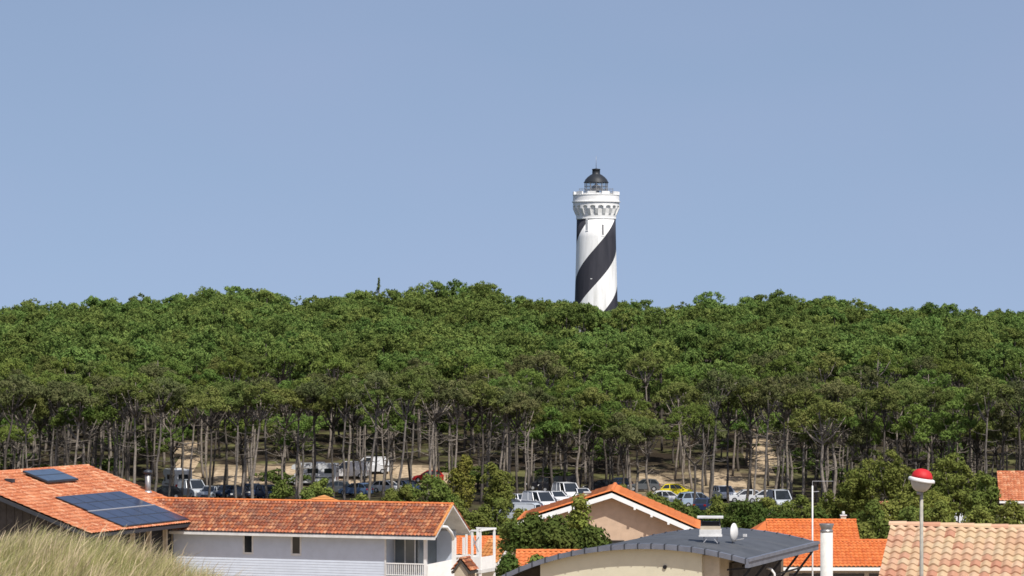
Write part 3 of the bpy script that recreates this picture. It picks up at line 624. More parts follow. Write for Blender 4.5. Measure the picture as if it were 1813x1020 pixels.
for j in range(1, 3): # membrane laps across the vault
    yy = LV * j / 3; 
    for i in range(n - 1): r.hexa([(-S[i + 1], yy - .04, vz(S[i + 1])), (-S[i], yy - .04, vz(S[i])), (-S[i], yy + .04, vz(S[i])), (-S[i + 1], yy + .04, vz(S[i + 1])), (-S[i + 1], yy - .03, vz(S[i + 1]) + .012), (-S[i], yy - .03, vz(S[i]) + .012), (-S[i], yy + .03, vz(S[i]) + .012), (-S[i + 1], yy + .03, vz(S[i + 1]) + .012)], M['zincroof'])
r.build('roof', Vb)
f = MB()
seg = .62; s_ = 0
while s_ < 12.3:
    a_, b_ = s_ + .015, s_ + seg - .015
    for (y0, y1, dz0, dz1) in ((-.10, .16, -.19, .04), (LV - .14, LV + .1, -.19, .04)):
        f.hexa([(-b_, y0, vz(b_) + dz0), (-a_, y0, vz(a_) + dz0), (-a_, y1, vz(a_) + dz0), (-b_, y1, vz(b_) + dz0), (-b_, y0, vz(b_) + dz1), (-a_, y0, vz(a_) + dz1), (-a_, y1, vz(a_) + dz1), (-b_, y1, vz(b_) + dz1)], M['zinc'])
    for y0, y1 in ((-.125, .18), (LV - .16, LV + .12)):
        f.hexa([(-s_ - .02, y0, vz(s_) - .20), (-s_ + .02, y0, vz(s_) - .20), (-s_ + .02, y1, vz(s_) - .20), (-s_ - .02, y1, vz(s_) - .20), (-s_ - .02, y0, vz(s_) + .07), (-s_ + .02, y0, vz(s_) + .07), (-s_ + .02, y1, vz(s_) + .07), (-s_ - .02, y1, vz(s_) + .07)], M['darkmetal'])
    s_ += seg
f.box(-.02, .14, -.12, LV + .1, zc0 - .36, zc0 + .05, M['zinc']); f.box(.141, .2, -.13, LV + .1, zc0 - .08, zc0 + .06, M['zinc'])
f.build('fascia', Vb)
w = MB(); w.prism([(-12.2, -3)] + [(-s_, vz(s_) - .17) for s_ in reversed(S) if 9.2 <= s_ < 12.2] + [(-9.3, -3)], 1.4, LV - 1, M['darkwood'], 'y')  # dark left wall paints in the shade of the recess under the vault
w.prism([(-9.6, -3)] + [(-s_, vz(s_) - .165) for s_ in reversed(S) if 2.1 <= s_ < 9.7] + [(-2.1, -3)], .28, LV - .7, M['cream'], 'y')
w.box(-2.1, -1.35, .5, LV - .9, -3, vz(1.5) - .2, M['beige']); w.box(-1.35, -1.2, 2.2, LV - 2, -3, zc0 - .32, M['darkwood'])
w.build('wall', Vb)
q0 = on_plane_y(Vb, 1177.5, .28, 1004); f = MB(); f.prism([(q0.x + .09 * math.cos(k), q0.z + .09 * math.sin(k)) for k in np.linspace(0, 2 * PI, 12)[:-1]], .22, .29, M['black'], 'y'); f.build('wall_vent', Vb)
for yy in (.5, 3.2, 6.2, 9.4, 12.4):
    f = MB(); f.bar((.1, yy, zc0 - .36), (-1.0, yy - .35, zc0 - 1.9), .1, .1, M['black']); f.bar((-1.0, yy, zc0 - .5), (.1, yy, zc0 - .38), .08, .08, M['black']); f.build('strut', Vb)
f = MB(); f.bar((-.45, .3, zc0 - 1.15), (-.45, 12.4, zc0 - 1.15), .07, .07, M['black']); f.build('strut_rail', Vb)
f = MB(); f.tube([(-.3, 5.0, zc0 - .7), (-.1, 5.0, zc0 - .75), (.05, 5.0, zc0 - .95), (.08, 5.0, zc0 - 1.3)], .06, M['white2'], 8); f.build('drain_pipe', Vb)
# things on the vault
def vroof(px, py):
    o = local(Vb, (0, 0, ZC)); d = local(Vb, Vector(Vb.location) + Vector(((px - PX) / F, 1, -(py - HY) / F)))
    k = 140.0
    while k < 175:
        p = o + d * k
        if p.z < vz(-p.x): return Matrix.Rotation(angV, 3, 'Z') @ p + Vector(Vb.location)
        k += .02
    return Matrix.Rotation(angV, 3, 'Z') @ (o + d * 155) + Vector(Vb.location)
p = vroof(1258, 961); U = empty('roof_ventilator', p, R(-4), 'white rooftop ventilation box with a raised lid standing on the curved grey roof', 'vent')
q = p.y / F
f = MB(); f.box(-.5, .5, -.35, .35, 14 * q * 1.0, 24 * q, M['white2']); f.box(-.46, .46, -.31, .31, 24 * q, 30 * q, M['beige']); f.box(-.53, .53, -.38, .38, 11.5 * q, 14 * q, M['white2']); f.build('box', U)
f = MB(); f.box(-.60, .58, -.45, .45, 44 * q, 47 * q, M['white2']); f.build('lid', U)
f = MB()
for x_ in (-.42, .42):
    for y_ in (-.28, .28): f.box(x_ - .03, x_ + .03, y_ - .03, y_ + .03, 30 * q, 44 * q, M['darkmetal'])
f.box(-.44, .44, -.26, .26, 30 * q, 38 * q, M['black']); f.build('lid_post', U)  # black block between the posts paints the dark gap under the lid
for x_ in (-.3, .3): f = MB(); f.bar((x_ * 1.1, -.3, 0), (x_ * .3, -.3, 11.5 * q), .035, .035, M['alu']); f.bar((x_, .28, -.05), (x_, .28, 11.5 * q), .05, .05, M['alu']); f.build('leg', U)
p = vroof(1297, 962); U = empty('satellite_dish', p, R(62), 'off-white satellite dish turned sideways on the curved grey roof', 'dish')
f = MB(); f.tube([(0, 0, -.1), (0, 0, .5)], .03, M['steel'], 8); f.build('mast', U)
f = MB(); V = []; nr, na = 6, 20
for i in range(nr + 1):
    q_ = .40 * i / nr
    for k in range(na): an = 2 * PI * k / na; V.append((q_ * math.cos(an), -.08 - .9 * (.16 - q_ * q_), .50 + q_ * math.sin(an) * 1.08))
Fc = [(i * na + k, i * na + (k + 1) % na, (i + 1) * na + (k + 1) % na, (i + 1) * na + k) for i in range(nr) for k in range(na)]
V += [(a_, b_ + .03, c_) for a_, b_, c_ in V]; m_ = (nr + 1) * na; Fc += [tuple(m_ + t for t in q_[::-1]) for q_ in Fc]
for k in range(na): Fc.append((nr * na + k, nr * na + (k + 1) % na, m_ + nr * na + (k + 1) % na, m_ + nr * na + k))
V = [(a_, -b_ if 0 else b_, c_) for a_, b_, c_ in V]; f.mesh(V, Fc, M['white2'], True); f.build('reflector', U)
f = MB(); f.tube([(0, -.1, .12), (0, -.55, .22), (0, -.62, .34)], .025, M['white2'], 8); f.box(-.05, .05, -.70, -.54, .32, .44, M['white2']); f.build('feed_arm', U)
# thin mast antenna
p = at(1438.5, 962, 163.5); U = empty('antenna_mast', (p.x, p.y, gz(p.x, p.y)), 0, 'thin white antenna mast rising beside the far corner of the curved roof', 'antenna')
zt_ = at(0, 860, 163.5).z - U.location.z; f = MB(); f.tube([(0, 0, -.5), (0, 0, zt_)], [.045, .038], M['white2'], 8); f.build('pole', U)
f = MB(); f.bar((-.05, 0, zt_ - .3), (.32, 0, zt_ - .27), .03, .03, M['alu']); f.bar((0, 0, zt_ + .22), (1.0, 0, zt_ + .22), .02, .02, M['alu']); f.bar((0, 0, zt_ - .05), (0, 0, zt_ + .24), .02, .02, M['alu'])
for q_ in range(4): f.bar((.3 + q_ * .2, -.25, zt_ + .22), (.3 + q_ * .2, .25, zt_ + .22), .015, .015, M['alu'])
f.build('aerial', U)

# F ---- peach roof at the lower right, chimney pipe, street lamp
th_ = R(-12); pE = at(1578, 931, 78.0); gE = gz(pE.x, 77)
E = empty('peach_roof_house', (pE.x, pE.y, gE), th_, 'near house with a mottled pale peach and pink tiled roof at the lower right', 'house'); zE = pE.z - gE
LE, rE, iE = 6.9, 4.6, 1.66; nu = 30; nv = 15
r = MB(); r.tiles((0, 0, zE), (LE / nu, 0, 0), (0, -rE / nv, -iE / nv), nu, nv, M['tE'], .055, .032, 10, 61, sag=.03)
r.tiles((LE, 0, zE), (-LE / nu, 0, 0), (0, rE / nv, -iE / nv), nu, nv, M['tE'], .055, .032, 10, 62)
r.ridge((-.05, 0, zE + .02), (LE, 0, zE - .10), .105, .38, M['tE']); r.build('roof', E)
r = MB(); r.prism([(-rE + .1, zE - iE - .02), (0, zE - .03), (rE - .1, zE - iE - .02), (rE - .1, zE - iE - .2), (0, zE - .2), (-rE + .1, zE - iE - .2)], .05, LE - .05, M['beige']); r.build('soffit', E)
w = MB(); w.prism([(-rE + .5, -3), (-rE + .5, zE - iE), (0, zE - .22), (rE - .5, zE - iE), (rE - .5, -3)], .35, LE - .3, M['cream']); w.build('wall', E)
window(E, 2.2, 3.4, -rE + .48, zE - iE - 1.6, zE - iE - .4, 'glass', 'white2', .07, 1)
p = at(1463.5, 940, 84); zb = gz(p.x, 84); U = empty('flue_pipe', (p.x, 84, zb), 0, 'round white chimney pipe with a flared grey metal cap in the foreground', 'chimney'); q = 84 / F
zt_ = p.z - zb
f = MB(); f.lathe([(.155, -.5), (.155, zt_ - .02)], mat('pipe paint', (.62, .61, .56), .6, .12, 3), 24); f.build('pipe', U)
f = MB(); f.lathe([(.16, zt_ - .03), (.165, zt_ + .01), (.135, zt_ + .02), (.145, zt_ + .06), (.185, zt_ + .17), (.18, zt_ + .18), (.12, zt_ + .1)], M['steel'], 24); f.build('cap', U)
# street lamp
p = at(1631.5, 851, 70); zb = gz(p.x, 70); U = empty('street_lamp', (p.x, 70, zb), 0, 'street lamp on a slim pale pole with a red capped globe', 'street lamp'); zl = p.z - zb; q = 70 / F
f = MB(); f.tube([(0, 0, -.3), (0, 0, zl - .19)], [.05, .034], mat('pole paint', (.34, .325, .28), .7, .15, 8), 14); f.build('pole', U)
hd = empty('head', (0, 0, zl)); hd.parent = U; hd.rotation_euler = (R(3), R(9), 0)
bw = mat('frosted bowl', (.46, .45, .42), .35, .05, 6)
f = MB(); f.lathe([(.02, -.235), (.08, -.228), (.14, -.19), (.185, -.13), (.215, -.06), (.228, 0)], bw, 32); f.build('globe', hd)
f = MB(); f.lathe([(.232, -.015), (.272, -.02), (.278, .0), (.272, .035), (.25, .05), (.2, .062)], M['white2'], 36); f.build('rim', hd)
f = MB(); f.lathe([(.222, .055), (.214, .11), (.182, .175), (.125, .222), (.05, .245), (.0, .248)], mat('red cap', (.50, .018, .022), .6, .1, 9), 32); f.build('cap', hd)
f = MB(); f.lathe([(.055, -.30), (.055, -.225)], M['steel'], 16); f.build('collar', hd)

# ---------------------------------------------------------------- lighthouse
DL = 577.0; k = DL / F; LH = empty('lighthouse', (X(1055.5, DL), DL, 9.5), 0, 'tall white lighthouse with black spiral bands rising behind the pine forest', 'lighthouse')
def hz(py): return ZC - (py - HY) * k - 9.5
def spiral_mat():
    m = bpy.data.materials.new('spiral paint'); m.use_nodes = True; t = m.node_tree; N = t.nodes.new; K = t.links.new; b = t.nodes['Principled BSDF']
    b.inputs['Roughness'].default_value = .7; b.inputs['Specular IOR Level'].default_value = .25
    g = N('ShaderNodeTexCoord'); s = N('ShaderNodeSeparateXYZ'); K(g.outputs['Object'], s.inputs[0])
    ng = N('ShaderNodeMath'); ng.operation = 'MULTIPLY'; ng.inputs[1].default_value = -1; K(s.outputs[1], ng.inputs[0])
    at2 = N('ShaderNodeMath'); at2.operation = 'ARCTAN2'; K(s.outputs[0], at2.inputs[0]); K(ng.outputs[0], at2.inputs[1])
    P = 12.3 ; z0 = hz(437)                       # two starts: height gained per half turn
    ma = N('ShaderNodeMath'); ma.operation = 'MULTIPLY_ADD'; ma.inputs[1].default_value = -P / PI; K(at2.outputs[0], ma.inputs[0]); K(s.outputs[2], ma.inputs[2])
    sb = N('ShaderNodeMath'); sb.operation = 'SUBTRACT'; sb.inputs[1].default_value = z0; K(ma.outputs[0], sb.inputs[0])
    dv = N('ShaderNodeMath'); dv.operation = 'DIVIDE'; dv.inputs[1].default_value = P; K(sb.outputs[0], dv.inputs[0])
    fr = N('ShaderNodeMath'); fr.operation = 'FRACT'; K(dv.outputs[0], fr.inputs[0])
    gt = N('ShaderNodeMath'); gt.operation = 'GREATER_THAN'; gt.inputs[1].default_value = .495; K(fr.outputs[0], gt.inputs[0])
    n = N('ShaderNodeTexNoise'); n.inputs['Scale'].default_value = .8; n.inputs['Detail'].default_value = 7
    mp_ = N('ShaderNodeMapping'); mp_.inputs['Scale'].default_value = (1.6, 1.6, .22); K(g.outputs['Object'], mp_.inputs[0]); K(mp_.outputs[0], n.inputs['Vector'])
    r1 = N('ShaderNodeValToRGB'); e = r1.color_ramp.elements; e[0].position = .3; e[0].color = (.60, .60, .57, 1); e[1].position = .55; e[1].color = (.80, .80, .78, 1)
    r2 = N('ShaderNodeValToRGB'); e = r2.color_ramp.elements; e[0].position = .3; e[0].color = (.025, .026, .034, 1); e[1].position = .65; e[1].color = (.042, .042, .052, 1)
    K(n.outputs[0], r1.inputs[0]); K(n.outputs[0], r2.inputs[0])
    x = N('ShaderNodeMix'); x.data_type = 'RGBA'; K(gt.outputs[0], x.inputs[0]); K(r1.outputs[0], x.inputs[6]); K(r2.outputs[0], x.inputs[7]); K(x.outputs[2], b.inputs['Base Color']); return m
f = MB(); prof = [(3.95, -2)] + [(3.32 + .30 * ((py - 388) / 137) ** 1.3 if py > 388 else 3.32, hz(py)) for py in (620, 580, 540, 500, 460, 420, 388)]
f.lathe(prof, spiral_mat(), 72); f.build('tower', LH)
lp = M['lh_plain']
f = MB(); f.lathe([(3.36, hz(389)), (3.42, hz(388)), (3.42, hz(386)), (3.40, hz(385.5)), (3.46, hz(378)), (3.66, hz(368)), (3.7, hz(366)), (3.92, hz(365.2)), (3.96, hz(359)), (4.12, hz(358.6)), (4.12, hz(357)), (3.95, hz(356.6)), (3.93, hz(346.5)), (4.0, hz(346.2)), (4.0, hz(345)), (3.7, hz(344.8)), (3.68, hz(352)), (2.2, hz(352))], lp, 72, sm=False); f.build('gallery', LH)
NB = 18
for i in range(NB):     # corbels carrying arches
    an = 2 * PI * (i + .5) / NB; c_, s_ = math.cos(an), math.sin(an); hw = .24
    f = MB(); P = []
    for (rr, z_, w_) in ((3.3, hz(384.5), hw * .9), (3.3, hz(363), hw), (3.97, hz(363), hw), (3.97, hz(370), hw), (3.6, hz(379), hw * .95)):
        P.append((rr, z_))
    V = [(rr * c_ - sg * hw * s_, rr * s_ + sg * hw * c_, z_) for sg in (-1, 1) for rr, z_ in P]; n = 5
    f.mesh(V, [(i_, (i_ + 1) % n, n + (i_ + 1) % n, n + i_)[::-1] for i_ in range(n)] + [tuple(range(n)), tuple(reversed(range(n, 2 * n)))], lp)
    f.build('corbel', LH)
f = MB()               # arch heads between corbels
for i in range(NB):
    a0 = 2 * PI * (i + .5) / NB; a1 = 2 * PI * (i + 1.5) / NB; seg_ = 8
    for q in range(seg_):
        t0, t1 = q / seg_, (q + 1) / seg_; aa, bb = a0 + (a1 - a0) * t0, a0 + (a1 - a0) * t1
        z_a = hz(370) + (hz(364.5) - hz(370)) * math.sin(PI * t0) ** .6; z_b = hz(370) + (hz(364.5) - hz(370)) * math.sin(PI * t1) ** .6
        for rr in (3.95,):
            f.face([(rr * math.cos(aa), rr * math.sin(aa), z_a), (rr * math.cos(bb), rr * math.sin(bb), z_b), (rr * math.cos(bb), rr * math.sin(bb), hz(363)), (rr * math.cos(aa), rr * math.sin(aa), hz(363))], lp)
            f.face([(rr * math.cos(aa), rr * math.sin(aa), z_a), (3.6 * math.cos(aa), 3.6 * math.sin(aa), z_a), (3.6 * math.cos(bb), 3.6 * math.sin(bb), z_b), (rr * math.cos(bb), rr * math.sin(bb), z_b)], lp)
f.build('arcade', LH)
for i in range(10):     # merlons
    an = 2 * PI * (i + .15) / 10; hw = .72; V = []
    for z_ in (hz(345.2), hz(339.8)):
        for rr, aa in ((3.7, an - hw / 4), (3.98, an - hw / 4), (3.98, an + hw / 4), (3.7, an + hw / 4)): V.append((rr * math.cos(aa), rr * math.sin(aa), z_))
    f = MB(); f.hexa(V, lp); f.build('merlon', LH)
f = MB(); f.lathe([(2.3, hz(352)), (2.3, hz(343)), (2.1, hz(342))], lp, 32); f.build('lantern_base', LH)
gl = bpy.data.materials.new('lantern glass'); gl.use_nodes = True; t = gl.node_tree; t.nodes.clear(); o_ = t.nodes.new('ShaderNodeOutputMaterial'); mx_ = t.nodes.new('ShaderNodeMixShader'); tr_ = t.nodes.new('ShaderNodeBsdfTransparent'); g_ = t.nodes.new('ShaderNodeBsdfGlossy')
g_.inputs['Roughness'].default_value = .05; tr_.inputs[0].default_value = (.82, .86, .88, 1); mx_.inputs[0].default_value = .12; t.links.new(tr_.outputs[0], mx_.inputs[1]); t.links.new(g_.outputs[0], mx_.inputs[2]); t.links.new(mx_.outputs[0], o_.inputs[0])
f = MB(); f.lathe([(1.9, hz(342)), (1.9, hz(323.5))], gl, 24, cap=False); f.build('lantern_glass', LH)
f = MB()
for i in range(12):
    an = 2 * PI * i / 12; f.bar((1.95 * math.cos(an), 1.95 * math.sin(an), hz(342)), (1.95 * math.cos(an), 1.95 * math.sin(an), hz(323)), .10, .10, M['steel'])
for z_ in (hz(336), hz(330)): f.tube([(1.95 * math.cos(a_), 1.95 * math.sin(a_), z_) for a_ in np.linspace(0, 2 * PI, 25)], .045, M['steel'], 4, False)
f.build('glazing_bar', LH)
f = MB(); f.lathe([(.45, hz(342)), (.5, hz(339)), (.8, hz(336)), (.85, hz(333)), (.6, hz(329)), (.25, hz(327)), (.1, hz(323.5))], M['darkmetal'], 20); f.build('lens', LH)
dm = mat('dome grey', (.022, .025, .03), .5, .1, 2)
f = MB(); f.lathe([(2.12, hz(324)), (2.14, hz(323)), (2.0, hz(321.5)), (1.85, hz(318)), (1.45, hz(313.5)), (1.0, hz(310)), (.68, hz(308.2)), (.66, hz(301)), (.72, hz(300.6)), (.72, hz(299.4)), (.3, hz(298.6)), (.05, hz(298))], dm, 32); f.build('dome', LH)
f = MB(); f.tube([(0, 0, hz(299)), (0, 0, hz(276))], [.05, .02], M['steel'], 6); f.build('lightning_rod', LH)
f = MB(); rr = 2.9
for i in range(20):
    an = 2 * PI * i / 20; f.bar((rr * math.cos(an), rr * math.sin(an), hz(352)), (rr * math.cos(an), rr * math.sin(an), hz(334)), .035, .035, M['steel'])
for py in (334.5, 339, 343): f.tube([(rr * math.cos(a_), rr * math.sin(a_), hz(py)) for a_ in np.linspace(0, 2 * PI, 33)], .022, M['steel'], 4, False)
f.build('railing', LH)
for an, py, hh_ in ((18, 408, 1.7), (-29, 399, 1.7), (-15, 499, .8)):
    a_ = R(an); py0 = py; rr = 3.34 if py < 450 else 3.47; w_ = .15
    hwin = empty('window', (rr * math.sin(a_), -rr * math.cos(a_), hz(py))); hwin.rotation_euler = (0, 0, a_); hwin.parent = LH
    f = MB(); f.box(-w_ - .06, -w_, -.05, .3, -hh_ / 2 - .1, hh_ / 2 + .1, lp); f.box(w_, w_ + .06, -.05, .3, -hh_ / 2 - .1, hh_ / 2 + .1, lp); f.box(-w_, w_, -.08, .3, hh_ / 2, hh_ / 2 + .12, lp); f.box(-w_ - .1, w_ + .1, -.08, .3, -hh_ / 2 - .2, -hh_ / 2 - .1, lp); f.build('frame', hwin)
    f = MB(); f.box(-w_, w_, -.04, .2, -hh_ / 2, hh_ / 2, M['steel'] if an == 18 else M['alu']); f.build('pane', hwin)

# ---------------------------------------------------------------- vehicles
def paint(name, c, rough=.3):
    return mat('car paint ' + name, c, rough, .03, 2, spec=.5)
PT = dict(white=paint('white', (.62, .63, .64)), silver=paint('silver', (.42, .45, .48)), navy=paint('navy', (.02, .035, .08)), black=paint('black', (.012, .012, .016)),
          blue=paint('blue', (.10, .16, .28)), lblue=paint('light blue', (.30, .37, .46)), red=paint('red', (.45, .02, .02)), yellow=paint('yellow', (.80, .66, .02)), grey=paint('grey', (.10, .11, .12)))
M['tyre'] = mat('tyre', (.015, .015, .016), .9, .1, 9); M['lampw'] = mat('headlamp', (.7, .7, .68), .2, .05, 5); M['lampr'] = mat('tail lamp', (.35, .01, .01), .3, .1, 5)
SH = {   # side outline: lower hull, glasshouse; length runs along x, front at +x
 'car': dict(L=4.0, w=1.72, hull=[(-2.0, .32), (-2.0, .80), (-1.93, .95), (-1.0, .98), (.75, .96), (1.5, .86), (1.92, .70), (2.0, .45), (1.95, .28), (-1.9, .24)], gh=[(-1.85, .96), (-1.45, 1.42), (-.9, 1.49), (.15, 1.47), (.95, .95)]),
 'suv': dict(L=4.5, w=1.86, hull=[(-2.25, .38), (-2.25, .95), (-2.18, 1.08), (-1.0, 1.10), (.85, 1.08), (1.8, 1.0), (2.15, .82), (2.25, .5), (2.2, .34), (-2.15, .3)], gh=[(-2.12, 1.08), (-1.8, 1.62), (-1.2, 1.72), (.25, 1.68), (1.05, 1.07)]),
 'van': dict(L=5.0, w=1.95, hull=[(-2.5, .35), (-2.5, 1.0), (-2.46, 1.2), (0, 1.2), (1.5, 1.18), (2.2, 1.0), (2.5, .75), (2.48, .3), (-2.4, .28)], gh=[(-2.45, 1.2), (-2.32, 2.0), (-2.0, 2.15), (.7, 2.12), (1.6, 1.18)]),
}
def make_car(kind, col):
    s = SH[kind]; root = empty('parked_car' if kind != 'van' else 'parked_van', (0, 0, 0)); m = PT[col]; w = s['w'] / 2
    b = MB(); H = s['hull']; n = len(H)
    rows = [(-w, .93), (-w * .97, 1), (w * .97, 1), (w, .93)]
    def zsc(z, f): return .6 + (z - .6) * f
    V = [(x_ * (1 if f > .95 else .985), y_, zsc(z_, f)) for y_, f in rows for x_, z_ in H]
    Fc = [(r_ * n + i, r_ * n + (i + 1) % n, (r_ + 1) * n + (i + 1) % n, (r_ + 1) * n + i) for r_ in range(3) for i in range(n)] + [tuple(reversed(range(n))), tuple(range(3 * n, 4 * n))]
    b.mesh(V, Fc, m)
    g = s['gh']; k_ = len(g); ti = .80
    def tp(x_, z_, sg, o=0): f = (z_ - g[0][1]) / (g[2][1] - g[0][1]); return (x_, sg * (w * (.95 - .17 * f) + o), z_)
    for i in range(1, k_ - 2):                                     # roof skin
        b.face([tp(*g[i], -1, .01), tp(*g[i + 1], -1, .01), tp(*g[i + 1], 1, .01), tp(*g[i], 1, .01)][::-1], m)
    for sg in (-1, 1):                                             # pillars and roof rails
        pl = [(0, 1), (k_ - 1, k_ - 2)]
        for a_, c_ in pl: b.bar(tp(*g[a_], sg, .0), tp(*g[c_], sg, .0), .10, .07, m)
        for i in range(1, k_ - 2): b.bar(tp(*g[i], sg, .0), tp(*g[i + 1], sg, .0), .09, .07, m)
        for fx in (.36, .66):
            xb = g[0][0] + (g[-1][0] - g[0][0]) * fx; xt = g[1][0] + (g[-2][0] - g[1][0]) * fx
            b.bar(tp(xb, g[0][1], sg, .01), tp(xt, g[2][1] - .03, sg, .01), .08, .05, m)
    if kind == 'van':
        for sg in (-1, 1): b.face([tp(-2.4, 1.2, sg, .02), tp(-.1, 1.2, sg, .02), tp(-.1, 2.1, sg, .02), tp(-2.2, 2.06, sg, .02)], m)
    b.box(-w * .05 + .75, w * .05 + .85, -w - .12, -w + .02, g[0][1] - .02, g[0][1] + .12, m); b.box(.72, .88, w - .02, w + .12, g[0][1] - .02, g[0][1] + .12, m)
    bo = b.build('body', root)
    gl_ = MB(); V = [tp(x_, z_ - .012, sg) for sg in (-1, 1) for x_, z_ in g]
    gl_.mesh(V, [(i, i + 1, k_ + i + 1, k_ + i) for i in range(k_ - 1)] + [tuple(range(k_)), tuple(reversed(range(k_, 2 * k_)))], M['glass']); gl_.build('windows', root)
    Lh = s['L'] / 2
    for x_ in (-Lh * .64, Lh * .64):
        for sg in (-1, 1):
            t = MB(); wr = .32; nn = 18
            P = [(x_ + wr * math.cos(a_), .33 + wr * math.sin(a_)) for a_ in np.linspace(0, 2 * PI, nn + 1)[:-1]]
            t.prism(P, sg * (w - .2) , sg * (w + .015), M['tyre'], 'y'); wo_ = t.build('wheel', root)
            t = MB(); P = [(x_ + .19 * math.cos(a_), .33 + .19 * math.sin(a_)) for a_ in np.linspace(0, 2 * PI, 13)[:-1]]; t.prism(P, sg * (w), sg * (w + .03), M['alu'], 'y'); t.build('rim', wo_)
    zl_ = .68 if kind == 'car' else .82
    for sg in (-1, 1):
        y0, y1 = sorted((sg * w * .60, sg * w * .93))
        t = MB(); t.box(Lh - .14, Lh - .0, y0, y1, zl_ - .08, zl_ + .07, M['lampw']); t.build('headlight', root)
        t = MB(); t.box(-Lh - .015, -Lh + .1, y0, y1, zl_ + .02, zl_ + .22, M['lampr']); t.build('tail_light', root)
    t = MB(); t.box(Lh - .05, Lh + .01, -w * .45, w * .45, .36, .52, M['tyre']); t.build('grille', root)
    return root
def make_camper(col='white'):
    root = empty('motorhome', (0, 0, 0)); m = PT['white']
    b = MB(); b.prism([(-3.2, .5), (-3.2, 2.75), (-3.1, 2.85), (1.9, 2.85), (2.5, 2.6), (2.6, 2.15), (1.75, 1.95), (2.3, 1.35), (3.0, 1.15), (3.15, .7), (3.1, .4), (-3.1, .4)], -1.1, 1.1, m, 'y'); b.box(-1.5, -.4, -.35, .35, 2.85, 3.0, m); b.build('body', root)
    b = MB()
    for sg in (-1, 1):
        y_ = sg * 1.105
        for x0, x1, z0, z1 in ((-2.7, -1.7, 1.6, 2.2), (-.9, .5, 1.6, 2.2), (1.35, 1.8, 1.3, 1.85)): b.box(x0, x1, min(y_, y_ - sg * .03), max(y_, y_ + sg * .01), z0, z1, M['glass'])
    b.mesh([(1.80, -.95, 1.90), (2.32, -.95, 1.38), (2.32, .95, 1.38), (1.80, .95, 1.90)], [(0, 1, 2, 3)], M['glass']); b.box(-3.22, -3.19, -.6, .6, 1.7, 2.3, M['glass']); b.build('windows', root)
    for sg in (-1, 1):
        b = MB(); y_ = sg * 1.108; b.box(-3.1, 1.7, min(y_, y_ - .004), max(y_, y_ + .004), .95, 1.1, PT['grey']); b.build('stripe', root)
        for x_ in (-1.9, 2.05):
            t = MB(); P = [(x_ + .35 * math.cos(a_), .35 + .35 * math.sin(a_)) for a_ in np.linspace(0, 2 * PI, 19)[:-1]]; t.prism(P, sg * .9, sg * 1.12, M['tyre'], 'y'); wo_ = t.build('wheel', root)
            t = MB(); P = [(x_ + .2 * math.cos(a_), .35 + .2 * math.sin(a_)) for a_ in np.linspace(0, 2 * PI, 13)[:-1]]; t.prism(P, sg * 1.1, sg * 1.14, M['alu'], 'y'); t.build('rim', wo_)
        y0, y1 = sorted((sg * .65, sg * 1.0)); t = MB(); t.box(3.0, 3.14, y0, y1, .75, .92, M['lampw']); t.build('headlight', root)
        t = MB(); t.box(-3.23, -3.19, y0, y1, .8, 1.1, M['lampr']); t.build('tail_light', root)
    return root
